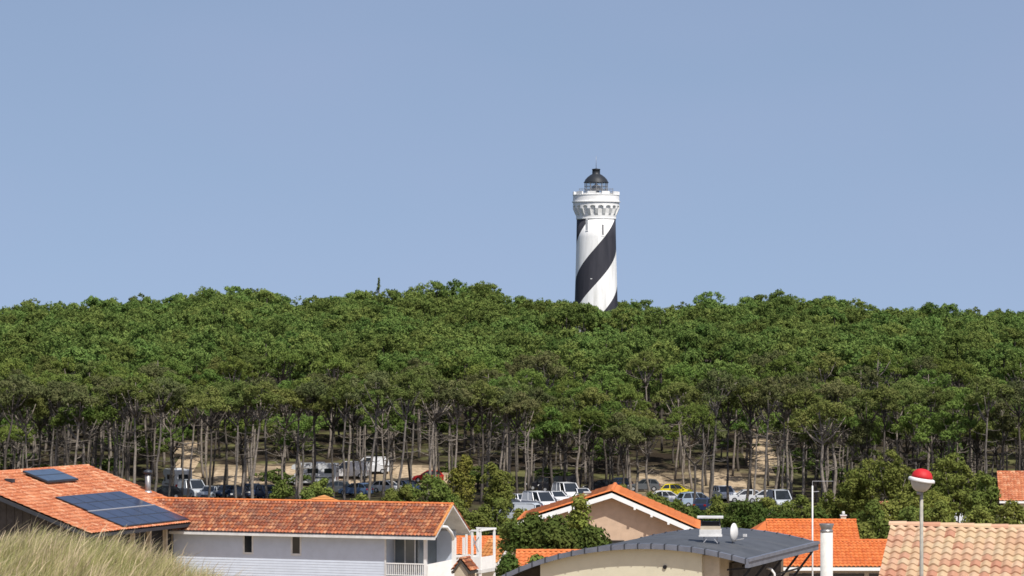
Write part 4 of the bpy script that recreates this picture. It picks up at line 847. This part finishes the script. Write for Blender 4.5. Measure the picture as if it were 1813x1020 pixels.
CARS = [  # centre pixel, distance, heading in degrees, kind, colour, label
 (290, 404, 200, 'car', 'black', 'black hatchback at the left edge of the forest car park, nose to the white camper'),
 (313, 417, 110, 'camper', 'white', 'white motorhome seen end on, leftmost pale vehicle under the pines'),
 (342, 404, -60, 'van', 'silver', 'silver van parked at an angle right of the leftmost motorhome'),
 (372, 401, -105, 'car', 'silver', 'silver car facing the houses just above the end of the solar roof'),
 (402, 402, -120, 'car', 'navy', 'navy car right of the silver car, behind a slim pale trunk'),
 (425, 399, -95, 'car', 'black', 'black car facing the houses, left of the three close pale trunks'),
 (448, 402, -80, 'suv', 'navy', 'navy off-roader between the close pale trunks above the long tiled roof'),
 (474, 398, -70, 'suv', 'navy', 'dark blue off-roader with a pale sky reflection left of the green bushes'),
 (554, 434, 172, 'camper', 'white', 'large white motorhome side on before the sand bank'),
 (592, 414, 160, 'car', 'grey', 'grey car behind the bushes, right of the large motorhome'),
 (618, 441, 175, 'van', 'white', 'white van beside the sand bank, right of the large motorhome'),
 (655, 444, 185, 'van', 'white', 'second white van beside the sand bank, behind a tall pale trunk'),
 (630, 409, 150, 'car', 'blue', 'dark blue car with a glinting bonnet in front of the white vans'),
 (688, 419, -30, 'car', 'white', 'white car with red tail lights between two tall leaning pines'),
 (722, 421, -50, 'car', 'navy', 'dark hatchback right of the thick pale leaning trunk'),
 (758, 436, 180, 'car', 'red', 'red car before the sand bank, left of the two leaning trunks'),
 (962, 428, 185, 'suv', 'black', 'black off-roader on the grass, left one of the dark pair'),
 (988, 423, 178, 'van', 'black', 'black van standing above the row of white cars'),
 (925, 380, -70, 'car', 'white', 'white car at the left end of the packed white row'),
 (956, 371, -60, 'van', 'white', 'white van with dark windscreen beside the small red car'),
 (947, 362, 20, 'car', 'red', 'small red car in front of the white van, above the gable roof'),
 (985, 391, -65, 'car', 'white', 'second white car from the left of the packed row'),
 (1004, 396, -68, 'van', 'white', 'white van in the middle of the packed row'),
 (1030, 395, -72, 'car', 'white', 'white car at the right end of the packed row, by the gable top'),
 (1062, 421, 170, 'car', 'black', 'black car just above the gable top'),
 (1092, 424, 170, 'car', 'navy', 'navy car right of the gable top'),
 (1140, 420, 175, 'car', 'grey', 'grey car half hidden left of the yellow car'),
 (1199, 408, -6, 'car', 'yellow', 'bright yellow hatchback side on before the bare sand slope'),
 (1184, 388, 5, 'car', 'white', 'white car roof showing just below the yellow car'),
 (1234, 379, 20, 'suv', 'lblue', 'pale blue off-roader right of and below the yellow car'),
 (1253, 371, 60, 'car', 'navy', 'navy car in front of the pale blue off-roader'),
 (1282, 398, -75, 'suv', 'white', 'white off-roader facing the houses right of the tall pale trunk'),
 (1318, 393, 185, 'car', 'white', 'white car between the dark trunks below the sand track'),
 (1352, 391, 175, 'car', 'white', 'second white car from the yellow one along the sand track trunks'),
 (1381, 380, -80, 'van', 'silver', 'silver van at the right end of the car park, above the dark hedge'),
 (890, 352, 30, 'car', 'white', 'white car glimpsed behind the shrubs right of the clapboard house'),
 (914, 346, 160, 'van', 'silver', 'silver van glimpsed through the shrubs left of the facing gable'),
 (1683, 330, 170, 'van', 'white', 'white van glimpsed through the large shrubs right of the street lamp'),
 (1757, 318, 10, 'car', 'white', 'white car glimpsed through the shrubs near the right edge'),
]
protos = {}; carpos = []
for px, D, hd_, kind, col, lab in CARS:
    key = (kind, col)
    if key not in protos: o = protos[key] = make_camper() if kind == 'camper' else make_car(kind, col)
    else: o = copy_tree(protos[key])
    x_ = X(px, D); o.location = (x_, D, gz(x_, D) + .01); o.rotation_euler = (0, 0, R(hd_)); carpos.append((x_, D, 2.6))
    tag(o, lab, 'motorhome' if kind == 'camper' else ('van' if kind == 'van' else 'car'), 'vehicles in the car park under the pines')

# ---------------------------------------------------------------- pines
PROTO = [make_pine(i, H) for i, H in enumerate((15, 14, 15.5, 14.5, 13.5, 15, 16, 14.2))] + [make_pine(20, 14.5, 'fork'), make_pine(21, 10.5, 'low'), make_pine(22, 13, 'deep'), make_pine(24, 11.5, 'deep')]
used = set(); npine = 0; pines = []
def pine(x_, y_, i, sc=1.0, rz=0, lean=0, tilt=0, leaf='leafA', lab=None):
    global npine
    o = PROTO[i] if i not in used else copy_tree(PROTO[i]); used.add(i)
    o.location = (x_, y_, gz(x_, y_) - .1)
    o.rotation_euler = Matrix.Rotation(R(lean), 4, 'Y') @ Matrix.Rotation(R(tilt), 4, 'X') @ Matrix.Rotation(rz, 4, 'Z') @ Matrix.Identity(4) if 0 else (Matrix.Rotation(R(lean), 3, 'Y') @ Matrix.Rotation(R(tilt), 3, 'X') @ Matrix.Rotation(rz, 3, 'Z')).to_euler()
    o.scale = (sc, sc, sc)
    for c in o.children:
        if c.name.startswith('crown'): c.material_slots[0].link = 'OBJECT'; c.material_slots[0].material = M[leaf]
    npine += 1; pines.append((x_, y_, lab, leaf, lean, sc, o)); return o
# front trunks read off the photograph: base pixel, distance, lean (deg, + to the right), proto, scale, leaf
FR = [(6, 383, 7, 0, 1.0, 'C'), (45, 386, 2, 1, .98, 'B'), (66, 391, 0, 4, .95, 'C'), (91, 388, 2, 3, 1, 'C'), (127, 384, 2, 7, .98, 'C'), (152, 386, 0, 9, 1.12, 'A'), (166, 392, 6, 4, .95, 'B'),
      (203, 388, 1, 2, .95, 'C'), (232, 384, 2, 5, .98, 'B'), (272, 386, 5, 6, .93, 'C'), (300, 394, 3, 1, .95, 'B'), (330, 389, 3, 3, .97, 'B'), (368, 382, 1, 4, 1.0, 'B'), (395, 392, 0, 0, .95, 'B'),
      (418, 383, 2, 2, .94, 'B'), (432, 386, 2, 7, .98, 'A'), (446, 383, 5, 5, .96, 'B'), (472, 394, -1, 6, .92, 'C'), (497, 389, 2, 1, 1, 'B'), (525, 392, 3, 3, 1, 'A'), (556, 389, 1, 0, .96, 'C'),
      (590, 387, 2, 4, .98, 'B'), (611, 385, 0, 2, .95, 'B'), (649, 376, 5, 6, .98, 'C'), (680, 390, 0, 1, .95, 'B'), (704, 374, 6, 2, 1.02, 'B'), (757, 384, 5.5, 5, .97, 'C'), (768, 395, 0, 7, .95, 'B'),
      (803, 387, 1, 3, 1.0, 'C'), (824, 392, 2, 4, .98, 'C'), (850, 389, -1, 0, .95, 'B'), (862, 396, 1, 1, .98, 'C'), (880, 391, 3, 7, .95, 'C'), (897, 396, 1, 5, .97, 'B'), (915, 390, 2, 4, .95, 'C'),
      (930, 394, 1, 1, .9, 'B'), (960, 403, 1, 10, .98, 'A'), (975, 400, 0, 11, 1.0, 'A'), (1003, 405, -1, 10, 1.02, 'B'), (1022, 402, 2, 9, 1.0, 'A'), (1040, 404, 3, 11, 1.0, 'A'), (1049, 407, 1, 3, .93, 'B'), (1078, 406, 0, 10, 1.0, 'A'), (1105, 402, -3, 11, .95, 'C'), (1128, 405, 2, 9, .95, 'B'), (1150, 404, -4, 9, .85, 'C'), (1230, 372, 0, 8, .83, 'A'), (1258, 377, 4.5, 6, .98, 'C'), (1290, 384, 1, 4, 1.0, 'B'),
      (1320, 381, 1, 0, .98, 'B'), (1334, 391, 3, 1, .95, 'C'), (1356, 379, 2, 2, .97, 'C'), (1384, 393, 0, 3, .96, 'B'), (1398, 398, 0, 5, .97, 'C'), (1420, 391, 2, 7, .93, 'B'), (1463, 380, -3, 9, 1.15, 'B'), (1478, 388, -2, 9, 1.1, 'A'),
      (1445, 392, 1, 11, .9, 'B'), (1508, 392, 0, 10, .97, 'C'), (1530, 396, 2, 4, .95, 'B'), (1560, 389, 0, 0, .93, 'B'), (1590, 393, 1, 7, .95, 'B'), (1605, 396, 0, 11, 1.02, 'B'), (1622, 390, -1, 10, 1.0, 'A'), (1652, 394, 1, 3, .95, 'B'), (1680, 389, 2, 10, 1.02, 'A'), (1712, 392, 0, 4, .96, 'A'),
      (1748, 386, .5, 2, .95, 'B'), (1730, 397, 0, 11, 1.0, 'B'), (1772, 393, 1, 10, 1.0, 'C'), (1800, 388, -1, 0, .95, 'C')]
LMK = [(60, 'left of the small solar panels'), (150, 'above the small solar panels'), (250, 'left of the solar roof flue'), (345, 'right of the solar roof flue'), (420, 'by the silver car'), (500, 'by the navy off-roaders'),
       (600, 'by the big motorhome'), (680, 'by the sand bank vans'), (740, 'by the red-lit white car'), (830, 'above the corner balcony'), (880, 'behind the yellowish young pine'), (945, 'left of the packed white cars'), (1120, 'above the facing gable'), (1245, 'by the yellow car'), (1345, 'right of the pale blue off-roader'), (1430, 'above the dark hedge'), (1560, 'by the antenna mast'), (1700, 'behind the street lamp clump'), (1900, 'near the right edge')]
lk = {'A': ('leafA', 'bright green'), 'B': ('leafB', 'olive green'), 'C': ('leafC', 'sparse dull')}
seen = {}
NUMW = ['first', 'second', 'third', 'fourth', 'fifth', 'sixth', 'seventh', 'eighth', 'ninth', 'tenth'] + ['eleventh', 'twelfth', 'thirteenth', 'fourteenth', 'fifteenth', 'sixteenth', 'seventeenth', 'eighteenth', 'nineteenth', 'twentieth']
for px, D, ln, i, sc, lf in sorted(FR):
    lm = next(t for a_, t in LMK if px < a_); seen[lm] = seen.get(lm, 0) + 1
    shape = 'forked pine' if i == 8 else 'deep crowned pine' if i in (10, 11) else ('short low crowned pine' if i == 9 else ('leaning pine' if abs(ln) > 4 else 'upright pine'))
    lab = '%s %s, %s front trunk %s' % (lk[lf][1].replace('sparse ', ''), shape, NUMW[seen[lm] - 1], lm)
    rz = 0 if i == 8 else rnd.uniform(0, 6.28)
    o = pine(X(px, D), D, i, sc, rz, ln, 0, lk[lf][0], lab); tag(o, lab, 'pine tree', 'pines of the front row')
P_ = [(p[0], p[1]) for p in pines]
def open_(px, y): return float(clearing(px, y)) > .25
def clear(x_, y_, r): return all((x_ - a_) ** 2 + (y_ - b_) ** 2 > r * r for a_, b_ in P_) and all((x_ - a_) ** 2 + (y_ - b_) ** 2 > c_ * c_ for a_, b_, c_ in carpos)
cand = []
while len(cand) < 9000:
    y_ = rnd.uniform(384, 690); px = rnd.uniform(-330, 2140); cand.append((y_ + 0 * px, X(px, y_)))
cand.sort(key=lambda t: t[0] + rnd.uniform(-3, 3))
back = []; grid = {}
for a_, b_ in P_: grid.setdefault((int(a_ // 5), int(b_ // 5)), []).append((a_, b_))
for y_, x_ in cand:
    px = PXof(x_, y_)
    if abs(x_ - LH.location.x) < 6 and abs(y_ - DL) < 6: continue
    if open_(px, y_): 
        if rnd.random() > .22 or (y_ > 432 and px < 900): continue
    if y_ < 396 and not (px < -20 or px > 1830): continue
    park = y_ < 430 and (260 < px < 1400)
    r = 5.4 if park else 4.0
    gx_, gy_ = int(x_ // 5), int(y_ // 5); ok = True
    for dx in (-2, -1, 0, 1, 2):
        for dy in (-2, -1, 0, 1, 2):
            for a_, b_ in grid.get((gx_ + dx, gy_ + dy), ()):
                if (x_ - a_) ** 2 + (y_ - b_) ** 2 < r * r: ok = False; break
            if not ok: break
        if not ok: break
    if not ok or any((x_ - a_) ** 2 + (y_ - b_) ** 2 < c_ * c_ for a_, b_, c_ in carpos): continue
    grid.setdefault((gx_, gy_), []).append((x_, y_)); back.append((x_, y_))
left = 300 - npine; inv = [b_ for b_ in back if -60 < PXof(*b_) < 1873]; inv.sort(key=lambda t: t[1]); near = set(inv[:left]); far = [b_ for b_ in back if b_ not in near]
seen = {}
for x_, y_ in sorted(near, key=lambda t: PXof(*t)):
    px = PXof(x_, y_); q = rnd.random(); lf = 'A' if q < (.62 if y_ > 405 else .35) else ('B' if q < .85 else 'C')
    dp = q2 = rnd.random(); deepz = 860 < px < 1420 or px > 1420
    i = rnd.choice((10, 11)) if q2 < (.42 if deepz else .12) else (9 if q2 < (.52 if deepz else .18) else rnd.choice((0, 1, 2, 3, 4, 5, 6, 7)))
    row = 'second row' if y_ < 408 else ('inner' if y_ < 424 else 'far inner')
    z_ = next(t for a_, t in LMK if px < a_); kd = {9: 'low crowned pine', 10: 'deep crowned pine', 11: 'deep crowned pine'}.get(i, 'tall pine')
    key = (row, lf, kd, z_); seen[key] = seen.get(key, 0) + 1
    lab = '%s %s %s, %s from left %s' % (row, lk[lf][1].replace('sparse ', ''), kd, NUMW[min(seen[key], 20) - 1], z_)
    o = pine(x_, y_, i, rnd.uniform(.84, 1.03), rnd.uniform(0, 6.28), rnd.uniform(-3, 4), rnd.uniform(-2, 2), lk[lf][0], lab)
    tag(o, lab, 'pine tree', 'pines inside the forest')
# the rest of the wood as one mass
VV = []; QQ = []; MI = []; AT = []; base = 0
FPR = []
for i in range(10):
    rng = np.random.RandomState(500 + i); cl, lob = crown_clumps(rng, rng.uniform(2.7, 3.6), rng.uniform(3.6, 5.0), 9, 62)
    FPR.append(leaves(cl, rng.uniform(.36, .68, len(cl)), 30, .46, .19, .9, rng))
low_ = [(X(p_, y_), y_) for p_, y_ in ((rnd.uniform(-60, 1870), rnd.uniform(415, 500)) for _ in range(110)) if clearing(p_, y_) < .12]
low_ = [t for t in low_ if all((t[0] - c_[0]) ** 2 + (t[1] - c_[1]) ** 2 > 16 for c_ in carpos)]
far += [(LH.location.x + dx_, DL + dy_) for dx_, dy_ in ((-4.2, -5.5), (-1.6, -7.5), (1.4, -6), (4.3, -7), (6.2, -2), (-6.5, -1), (0, -11), (3, -12), (-3.5, -12), (-1, -17), (-5, -17), (3, -18), (-2.5, -22), (-2, -27), (1, -29), (-4.5, -30), (-1, -34))]
for kk_, (x_, y_) in enumerate(far + low_):
    px = PXof(x_, y_); inview = -40 < px < 1853
    v, q = FPR[rs.randint(10)]
    if y_ > 655 or not inview: v = v[:len(v) // 8 * 4]; q = q[:len(v) // 4]
    s = rs.uniform(.85, 1.1); a_ = rs.uniform(0, 6.28); ca, sa = math.cos(a_) * s, math.sin(a_) * s
    g0 = gz(x_, y_); Ht = (TREE + rs.uniform(-2.2, .9)) - (3.9 * s)
    if y_ > 600 and rs.rand() < .1: Ht += rs.uniform(.3, 1.3)
    if kk_ >= len(far): s = rs.uniform(.32, .6); Ht = rs.uniform(.2, 2.2)
    elif y_ < 520: Ht += .8
    if 535 < y_ < 575 and 985 < px < 1125: Ht = ZC + (HY - np.interp(px, [985, 1025, 1045, 1070, 1086, 1100, 1125], [536, 531, 538, 552, 549, 538, 536])) * y_ / F - g0 - 4.6 * s
    w = np.stack([v[:, 0] * ca - v[:, 1] * sa + x_, v[:, 0] * sa + v[:, 1] * ca + y_, v[:, 2] * s + g0 + Ht], 1)
    VV.append(w); QQ.append(q + base); base += len(w); MI.append(np.zeros(len(q))); AT.append(np.full(len(q), rs.rand() if kk_ < len(far) else rs.rand() * .12))
    if kk_ < len(far) and y_ > 585 and inview:
        w = w[:len(w) // 2 // 4 * 4] - np.array([.8, 0, 2.6]); VV.append(w); QQ.append(q[:len(w) // 4] + base); base += len(w); MI.append(np.zeros(len(w) // 4)); AT.append(np.full(len(w) // 4, .3))
    if kk_ < len(far) and y_ < 515:
        for dz_, sc_ in ((-3.2, .75), (-5.6, .55))[:rs.randint(0, 3)]:
            a2 = a_ + 2; c2, s2_ = math.cos(a2) * s * sc_, math.sin(a2) * s * sc_
            w = np.stack([v[:, 0] * c2 - v[:, 1] * s2_ + x_, v[:, 0] * s2_ + v[:, 1] * c2 + y_, v[:, 2] * s * sc_ + g0 + Ht + dz_ + .5], 1)
            VV.append(w); QQ.append(q + base); base += len(w); MI.append(np.zeros(len(q))); AT.append(np.full(len(q), rs.rand() * .5))
    r0 = .2; n5 = 5; an = np.arange(n5) * 2 * PI / n5; lx, ly = rs.uniform(-.5, .5, 2)
    ring0 = np.stack([x_ + r0 * np.cos(an), y_ + r0 * np.sin(an), np.full(n5, g0 - .5)], 1); ring1 = np.stack([x_ + lx + .1 * np.cos(an), y_ + ly + .1 * np.sin(an), np.full(n5, g0 + Ht + 2.2)], 1)
    VV.append(np.concatenate([ring0, ring1])); i5 = np.arange(n5); j5 = (i5 + 1) % n5
    QQ.append(np.stack([i5, j5, j5 + n5, i5 + n5], 1) + base); base += 10; MI.append(np.ones(n5)); AT.append(np.full(n5, .5))
fo = np_mesh('pine_forest', np.concatenate(VV), np.concatenate(QQ), [M['leafF'], M['bark2']], np.concatenate(MI), attr=np.concatenate(AT))
tag(fo, 'dense green pine forest covering the hill below the lighthouse', 'forest', kind='stuff')
print('pines', npine, 'far', len(far), 'quads', sum(len(q) for q in QQ))
# lone spiky conifer on the skyline
x_, y_ = X(671, 636), 636; U = empty('conifer', (x_, y_, gz(x_, y_)), 0, 'thin spiky dark conifer poking above the skyline left of the lighthouse', 'tree')
zt_ = ZC + (HY - 492) * y_ / F - U.location.z
f = MB(); f.tube([(0, 0, -.5), (0, 0, zt_)], [.2, .03], M['bark2'], 6); f.build('trunk', U)
cz = np.array([(rs.normal() * .25 * (zt_ - z_) ** .8 * .5, rs.normal() * .2 * (zt_ - z_) ** .8 * .5, z_) for z_ in np.linspace(zt_ - 6, zt_ - .1, 30)])
v, q = leaves(cz, np.linspace(.7, .15, 30), 24, .4, .12, .3); np_mesh('crown', v, q, [M['shrubd']], parent=U)

# ---------------------------------------------------------------- shrubs and young pines between the houses
def shrub(name, px, py, D, wpx, hpx, leaf, lab, group=None, cat='shrub', dense=1.0, lf=.28, wd=.15, seed=0, trunk=.25):
    """px,py = top centre of the foliage in the photo, wpx/hpx its size there"""
    rng = np.random.RandomState(900 + seed); s = D / F; x_ = X(px, D); g0 = gz(x_, D); zt = ZC - (py - HY) * s - g0
    U = empty(name, (x_, D, g0), 0, lab, cat, group); W_ = wpx * s / 2; Hh = min(hpx * s, max(zt + .3, .8)); zb = max(zt - Hh, 0)
    n = int(34 * dense * max(1, W_ * 1.2)); cl = []
    nb = max(3, int(W_ * 2)); lobes = [(rng.uniform(-.8, .8) * W_, rng.uniform(-.6, .6) * min(W_, 2.2), rng.uniform(.72, 1.0)) for _ in range(nb)] + [(0, 0, 1)]
    for i in range(n):
        lx, ly, lh = lobes[rng.randint(len(lobes))]; t = rng.uniform(0, 1) ** .7
        rr = min(W_ * .42, 1.9) * math.sqrt(max(0.05, 1 - (2 * t - .9) ** 2 * .9)) * rng.uniform(.5, 1); a_ = rng.uniform(0, 2 * PI)
        e = max(0, 1 - (abs(lx) / max(W_, .1)) ** 2 * .45)
        cl.append((lx + rr * math.cos(a_), ly + rr * math.sin(a_), zb + Hh * t * lh * e))
    v, q = leaves(np.array(cl), rng.uniform(.32, .62, n), 46, lf, wd, .7, rng); np_mesh('foliage', v, q, [M[leaf]], parent=U)
    t = MB()
    for i in range(min(nb + 1, 7)):
        lx, ly, lh = lobes[i]; t.tube([(lx * .15, ly * .15, -.2), (lx * .5, ly * .5, (zb + Hh * .3)), (lx, ly, zb + Hh * .8 * lh)], [.09 if wpx > 60 else .05, .06, .02], M['bark'], 5)
    t.build('stem', U); return U
SB = [('young_pine', 823, 808, 330, 62, 95, 'shruby', 'bright yellow green young pine beside the end of the long tiled roof', 'tree', 1.4),
 ('young_pine', 870, 822, 334, 80, 90, 'shrub', 'green bushy young pine right of the yellow green one', 'tree', 1.3),
 ('shrub', 757, 843, 322, 90, 60, 'shrub', 'mid green bush above the right end of the long tiled roof', 'shrub', 1.3),
 ('shrub', 716, 862, 320, 60, 50, 'shrub', 'low bush left of the mid green bush above the long roof', 'shrub', 1.1),
 ('shrub', 500, 853, 330, 34, 40, 'shrub', 'small round green bush left of the pale hipped roof', 'shrub', 1.2),
 ('shrub', 573, 850, 334, 58, 50, 'shrub', 'bushy green shrub right behind the pale hipped roof', 'shrub', 1.3),
 ('shrub', 540, 868, 326, 40, 40, 'shrub', 'low shrub between the two bushes by the hipped roof', 'shrub', 1.1),
 ('shrub', 640, 878, 322, 50, 40, 'shrub', 'low shrub at the foot of the tall pale trunk above the long roof', 'shrub', 1.0),
 ('shrub', 918, 905, 262, 66, 100, 'shrub', 'tall green shrub left of the facing gable', 'shrub', 1.4),
 ('shrub', 985, 920, 199, 110, 70, 'shrubd', 'dense dark green shrub against the left half of the gable wall', 'shrub', 1.7),
 ('shrub', 1048, 938, 198, 66, 60, 'shrubd', 'dark green shrub below the small gable window', 'shrub', 1.5),
 ('shrub', 944, 914, 204, 100, 66, 'shrubd', 'dark shrub covering the left eave of the facing gable house', 'shrub', 1.5),
 ('young_pine', 1026, 882, 202, 44, 90, 'shruby', 'yellowish upright young pine in front of the gable wall', 'tree', 1.0),
 ('shrub', 935, 915, 252, 90, 60, 'shrub', 'loose green shrub above the low orange roof', 'shrub', 1.3),
 ('shrub', 903, 988, 187, 34, 40, 'shrubd', 'small round dark shrub between the yellowish and the flat orange roof', 'shrub', 1.3),
 ('shrub', 950, 990, 184, 20, 40, 'shrub', 'little sprig of a shrub at the edge of the curved roof', 'shrub', 1.0),
 ('shrub', 1150, 868, 340, 70, 60, 'shrub', 'green bush behind the right slope of the gable roof', 'shrub', 1.2),
 ('shrub', 1195, 886, 322, 60, 50, 'shrub', 'green bush below the yellow car', 'shrub', 1.2),
 ('hedge', 1318, 890, 296, 125, 60, 'shrubd', 'long dark hedge behind the curved roof', 'hedge', 2.0),
 ('shrub', 1390, 905, 290, 60, 50, 'shrubd', 'dark shrub at the right end of the long hedge', 'shrub', 1.4),
 ('shrub', 1452, 905, 280, 70, 60, 'shrubd', 'dark shrub behind the thin antenna mast', 'shrub', 1.4),
 ('shrub', 1546, 893, 250, 80, 80, 'shrub', 'green shrub above the left end of the peach roof', 'shrub', 1.5),
 ('shrub', 1530, 930, 226, 60, 50, 'shrub', 'lower green shrub touching the orange roof by the peach roof', 'shrub', 1.3),
 ('young_pine', 1580, 796, 312, 190, 130, 'shrub', 'broad green young pine left of the street lamp head', 'tree', 1.7),
 ('young_pine', 1690, 806, 300, 175, 130, 'shrub', 'broad olive young pine right of the street lamp head', 'tree', 1.6),
 ('young_pine', 1508, 836, 316, 100, 100, 'shrub', 'smaller young pine at the left end of the large clump', 'tree', 1.3),
 ('young_pine', 1745, 845, 296, 70, 80, 'shrub', 'young pine beside the salmon roof at the right edge', 'tree', 1.3),
 ('shrub', 1615, 900, 262, 60, 50, 'shrub', 'shrub directly behind the street lamp pole', 'shrub', 1.2),
 ('shrub', 1665, 893, 258, 90, 60, 'shrub', 'yellowish green shrub above the peach roof right of the lamp pole', 'shrub', 1.3),
 ('shrub', 1735, 902, 262, 80, 60, 'shrub', 'green shrub above the middle of the peach roof', 'shrub', 1.3),
 ('shrub', 880, 880, 330, 60, 60, 'shrub', 'loose bush under the green bushy young pine', 'shrub', 1.0),
 ('shrub', 800, 880, 326, 60, 60, 'shrub', 'bush under the yellow green young pine', 'shrub', 1.0),
 ('shrub', 1100, 862, 345, 60, 50, 'shrub', 'bush just right of the facing gable top', 'shrub', 1.1),
 ('shrub', 1225, 903, 330, 60, 50, 'shrubd', 'dark bush between the gable roof and the hedge', 'shrub', 1.2),
 ('shrub', 1420, 880, 330, 90, 60, 'shrub', 'mid green bush at the foot of the trunks above the dark hedge', 'shrub', 1.2),
 ('shrub', 690, 868, 345, 60, 40, 'shrub', 'low bush between the two tall pale leaning trunks', 'shrub', 1.0),
 ('shrub', 840, 905, 290, 70, 50, 'shrub', 'bush just right of the gable end of the clapboard house', 'shrub', 1.0),
 ('shrub', 1165, 905, 300, 80, 50, 'shrub', 'bush close behind the right slope of the facing gable', 'shrub', 1.2),
 ('shrub', 1270, 884, 352, 50, 50, 'shrub', 'bush at the left end of the dark hedge by the navy car', 'shrub', 1.1),
 ('shrub', 1350, 885, 345, 70, 50, 'shrub', 'bush behind the middle of the dark hedge', 'shrub', 1.1),
 ('shrub', 1470, 885, 320, 80, 60, 'shrub', 'green bush between the antenna mast and the large clump', 'shrub', 1.2),
 ('shrub', 1600, 872, 285, 110, 60, 'shrub', 'bush filling the clump left of the lamp pole', 'shrub', 1.4),
 ('shrub', 1650, 870, 290, 90, 50, 'shruby', 'olive bush right behind the lamp pole', 'shrub', 1.3),
 ('shrub', 1790, 890, 270, 70, 70, 'shrub', 'green shrub at the right edge below the salmon roof', 'shrub', 1.3)]
for i, (nm_, px, py, D, w_, h_, lf, lab, cat, dn) in enumerate(SB):
    shrub(nm_, px, py, D, w_, h_, lf, lab, 'shrubs and young pines between the houses', cat, dn, seed=i)

# ---------------------------------------------------------------- grass on the dune knoll
rg = np.random.RandomState(5); n = 30000
px = rg.uniform(-60, 470, n); D = rg.uniform(47, 60, n); x_ = (px - PX) * D / F
z_ = ground(x_, D); keep = z_ > ZC - .075 * D - .3; x_, D, z_ = x_[keep], D[keep], z_[keep]; n = len(x_)
patch = np.sin(x_ * 3.1 + D * 1.3) * .5 + np.sin(x_ * 7.3 - D * 2.1) * .3
h = rg.uniform(.22, .52, n) * (1 + .35 * patch); wd = rg.uniform(.004, .008, n)
tall = rg.uniform(0, 1, n) > .965; h = np.where(tall, h * 1.45, h); wd = np.where(tall, wd * 1.7, wd)
ln = h * rg.uniform(.15, .8, n); an = rg.normal(.2, .75, n)
dx, dy = np.cos(an) * ln, np.sin(an) * ln; pv = rg.uniform(0, PI, n); wx, wy_ = np.cos(pv) * wd, np.sin(pv) * wd
T = [0, .4, .75, 1.0]; rows = []
for t in T:
    wdt = 1 - t * .85; cx_, cy_, cz_ = x_ + dx * t ** 1.8, D + dy * t ** 1.8, z_ - .03 + h * (t - .18 * t ** 3)
    rows.append(np.stack([cx_ - wx * wdt, cy_ - wy_ * wdt, cz_], 1)); rows.append(np.stack([cx_ + wx * wdt, cy_ + wy_ * wdt, cz_], 1))
V = np.stack(rows, 1).reshape(-1, 3); b8 = np.arange(n)[:, None, None] * 8; Q = (b8 + np.array([[0, 1, 3, 2], [2, 3, 5, 4], [4, 5, 7, 6]])).reshape(-1, 4)
gm = bpy.data.materials.new('dune grass'); gm.use_nodes = True; t = gm.node_tree; t.nodes.clear(); N = t.nodes.new; K = t.links.new
o_ = N('ShaderNodeOutputMaterial'); a_ = N('ShaderNodeAttribute'); a_.attribute_name = 'vary'; r = N('ShaderNodeValToRGB'); e = r.color_ramp.elements
e[0].color = (.14, .18, .055, 1); e[1].color = (.62, .50, .34, 1); q = e.new(.45); q.color = (.36, .35, .14, 1); q = e.new(.75); q.color = (.50, .44, .24, 1)
d_ = N('ShaderNodeBsdfDiffuse'); tr_ = N('ShaderNodeBsdfTranslucent'); s_ = N('ShaderNodeMixShader'); s_.inputs[0].default_value = .3
K(a_.outputs['Fac'], r.inputs[0]); K(r.outputs[0], d_.inputs[0]); K(r.outputs[0], tr_.inputs[0]); K(d_.outputs[0], s_.inputs[1]); K(tr_.outputs[0], s_.inputs[2]); K(s_.outputs[0], o_.inputs[0])
vary = np.clip(rg.uniform(0, 1, n) * .8 + .22 * patch + .2 * (rg.uniform(0, 1, n) > .85) + .12 + .5 * tall, 0, 1)
go = np_mesh('dune_grass', V, Q, [gm], attr=np.repeat(vary, 3)); tag(go, 'long straw green grass blowing on the dune at the lower left', 'grass', kind='stuff')
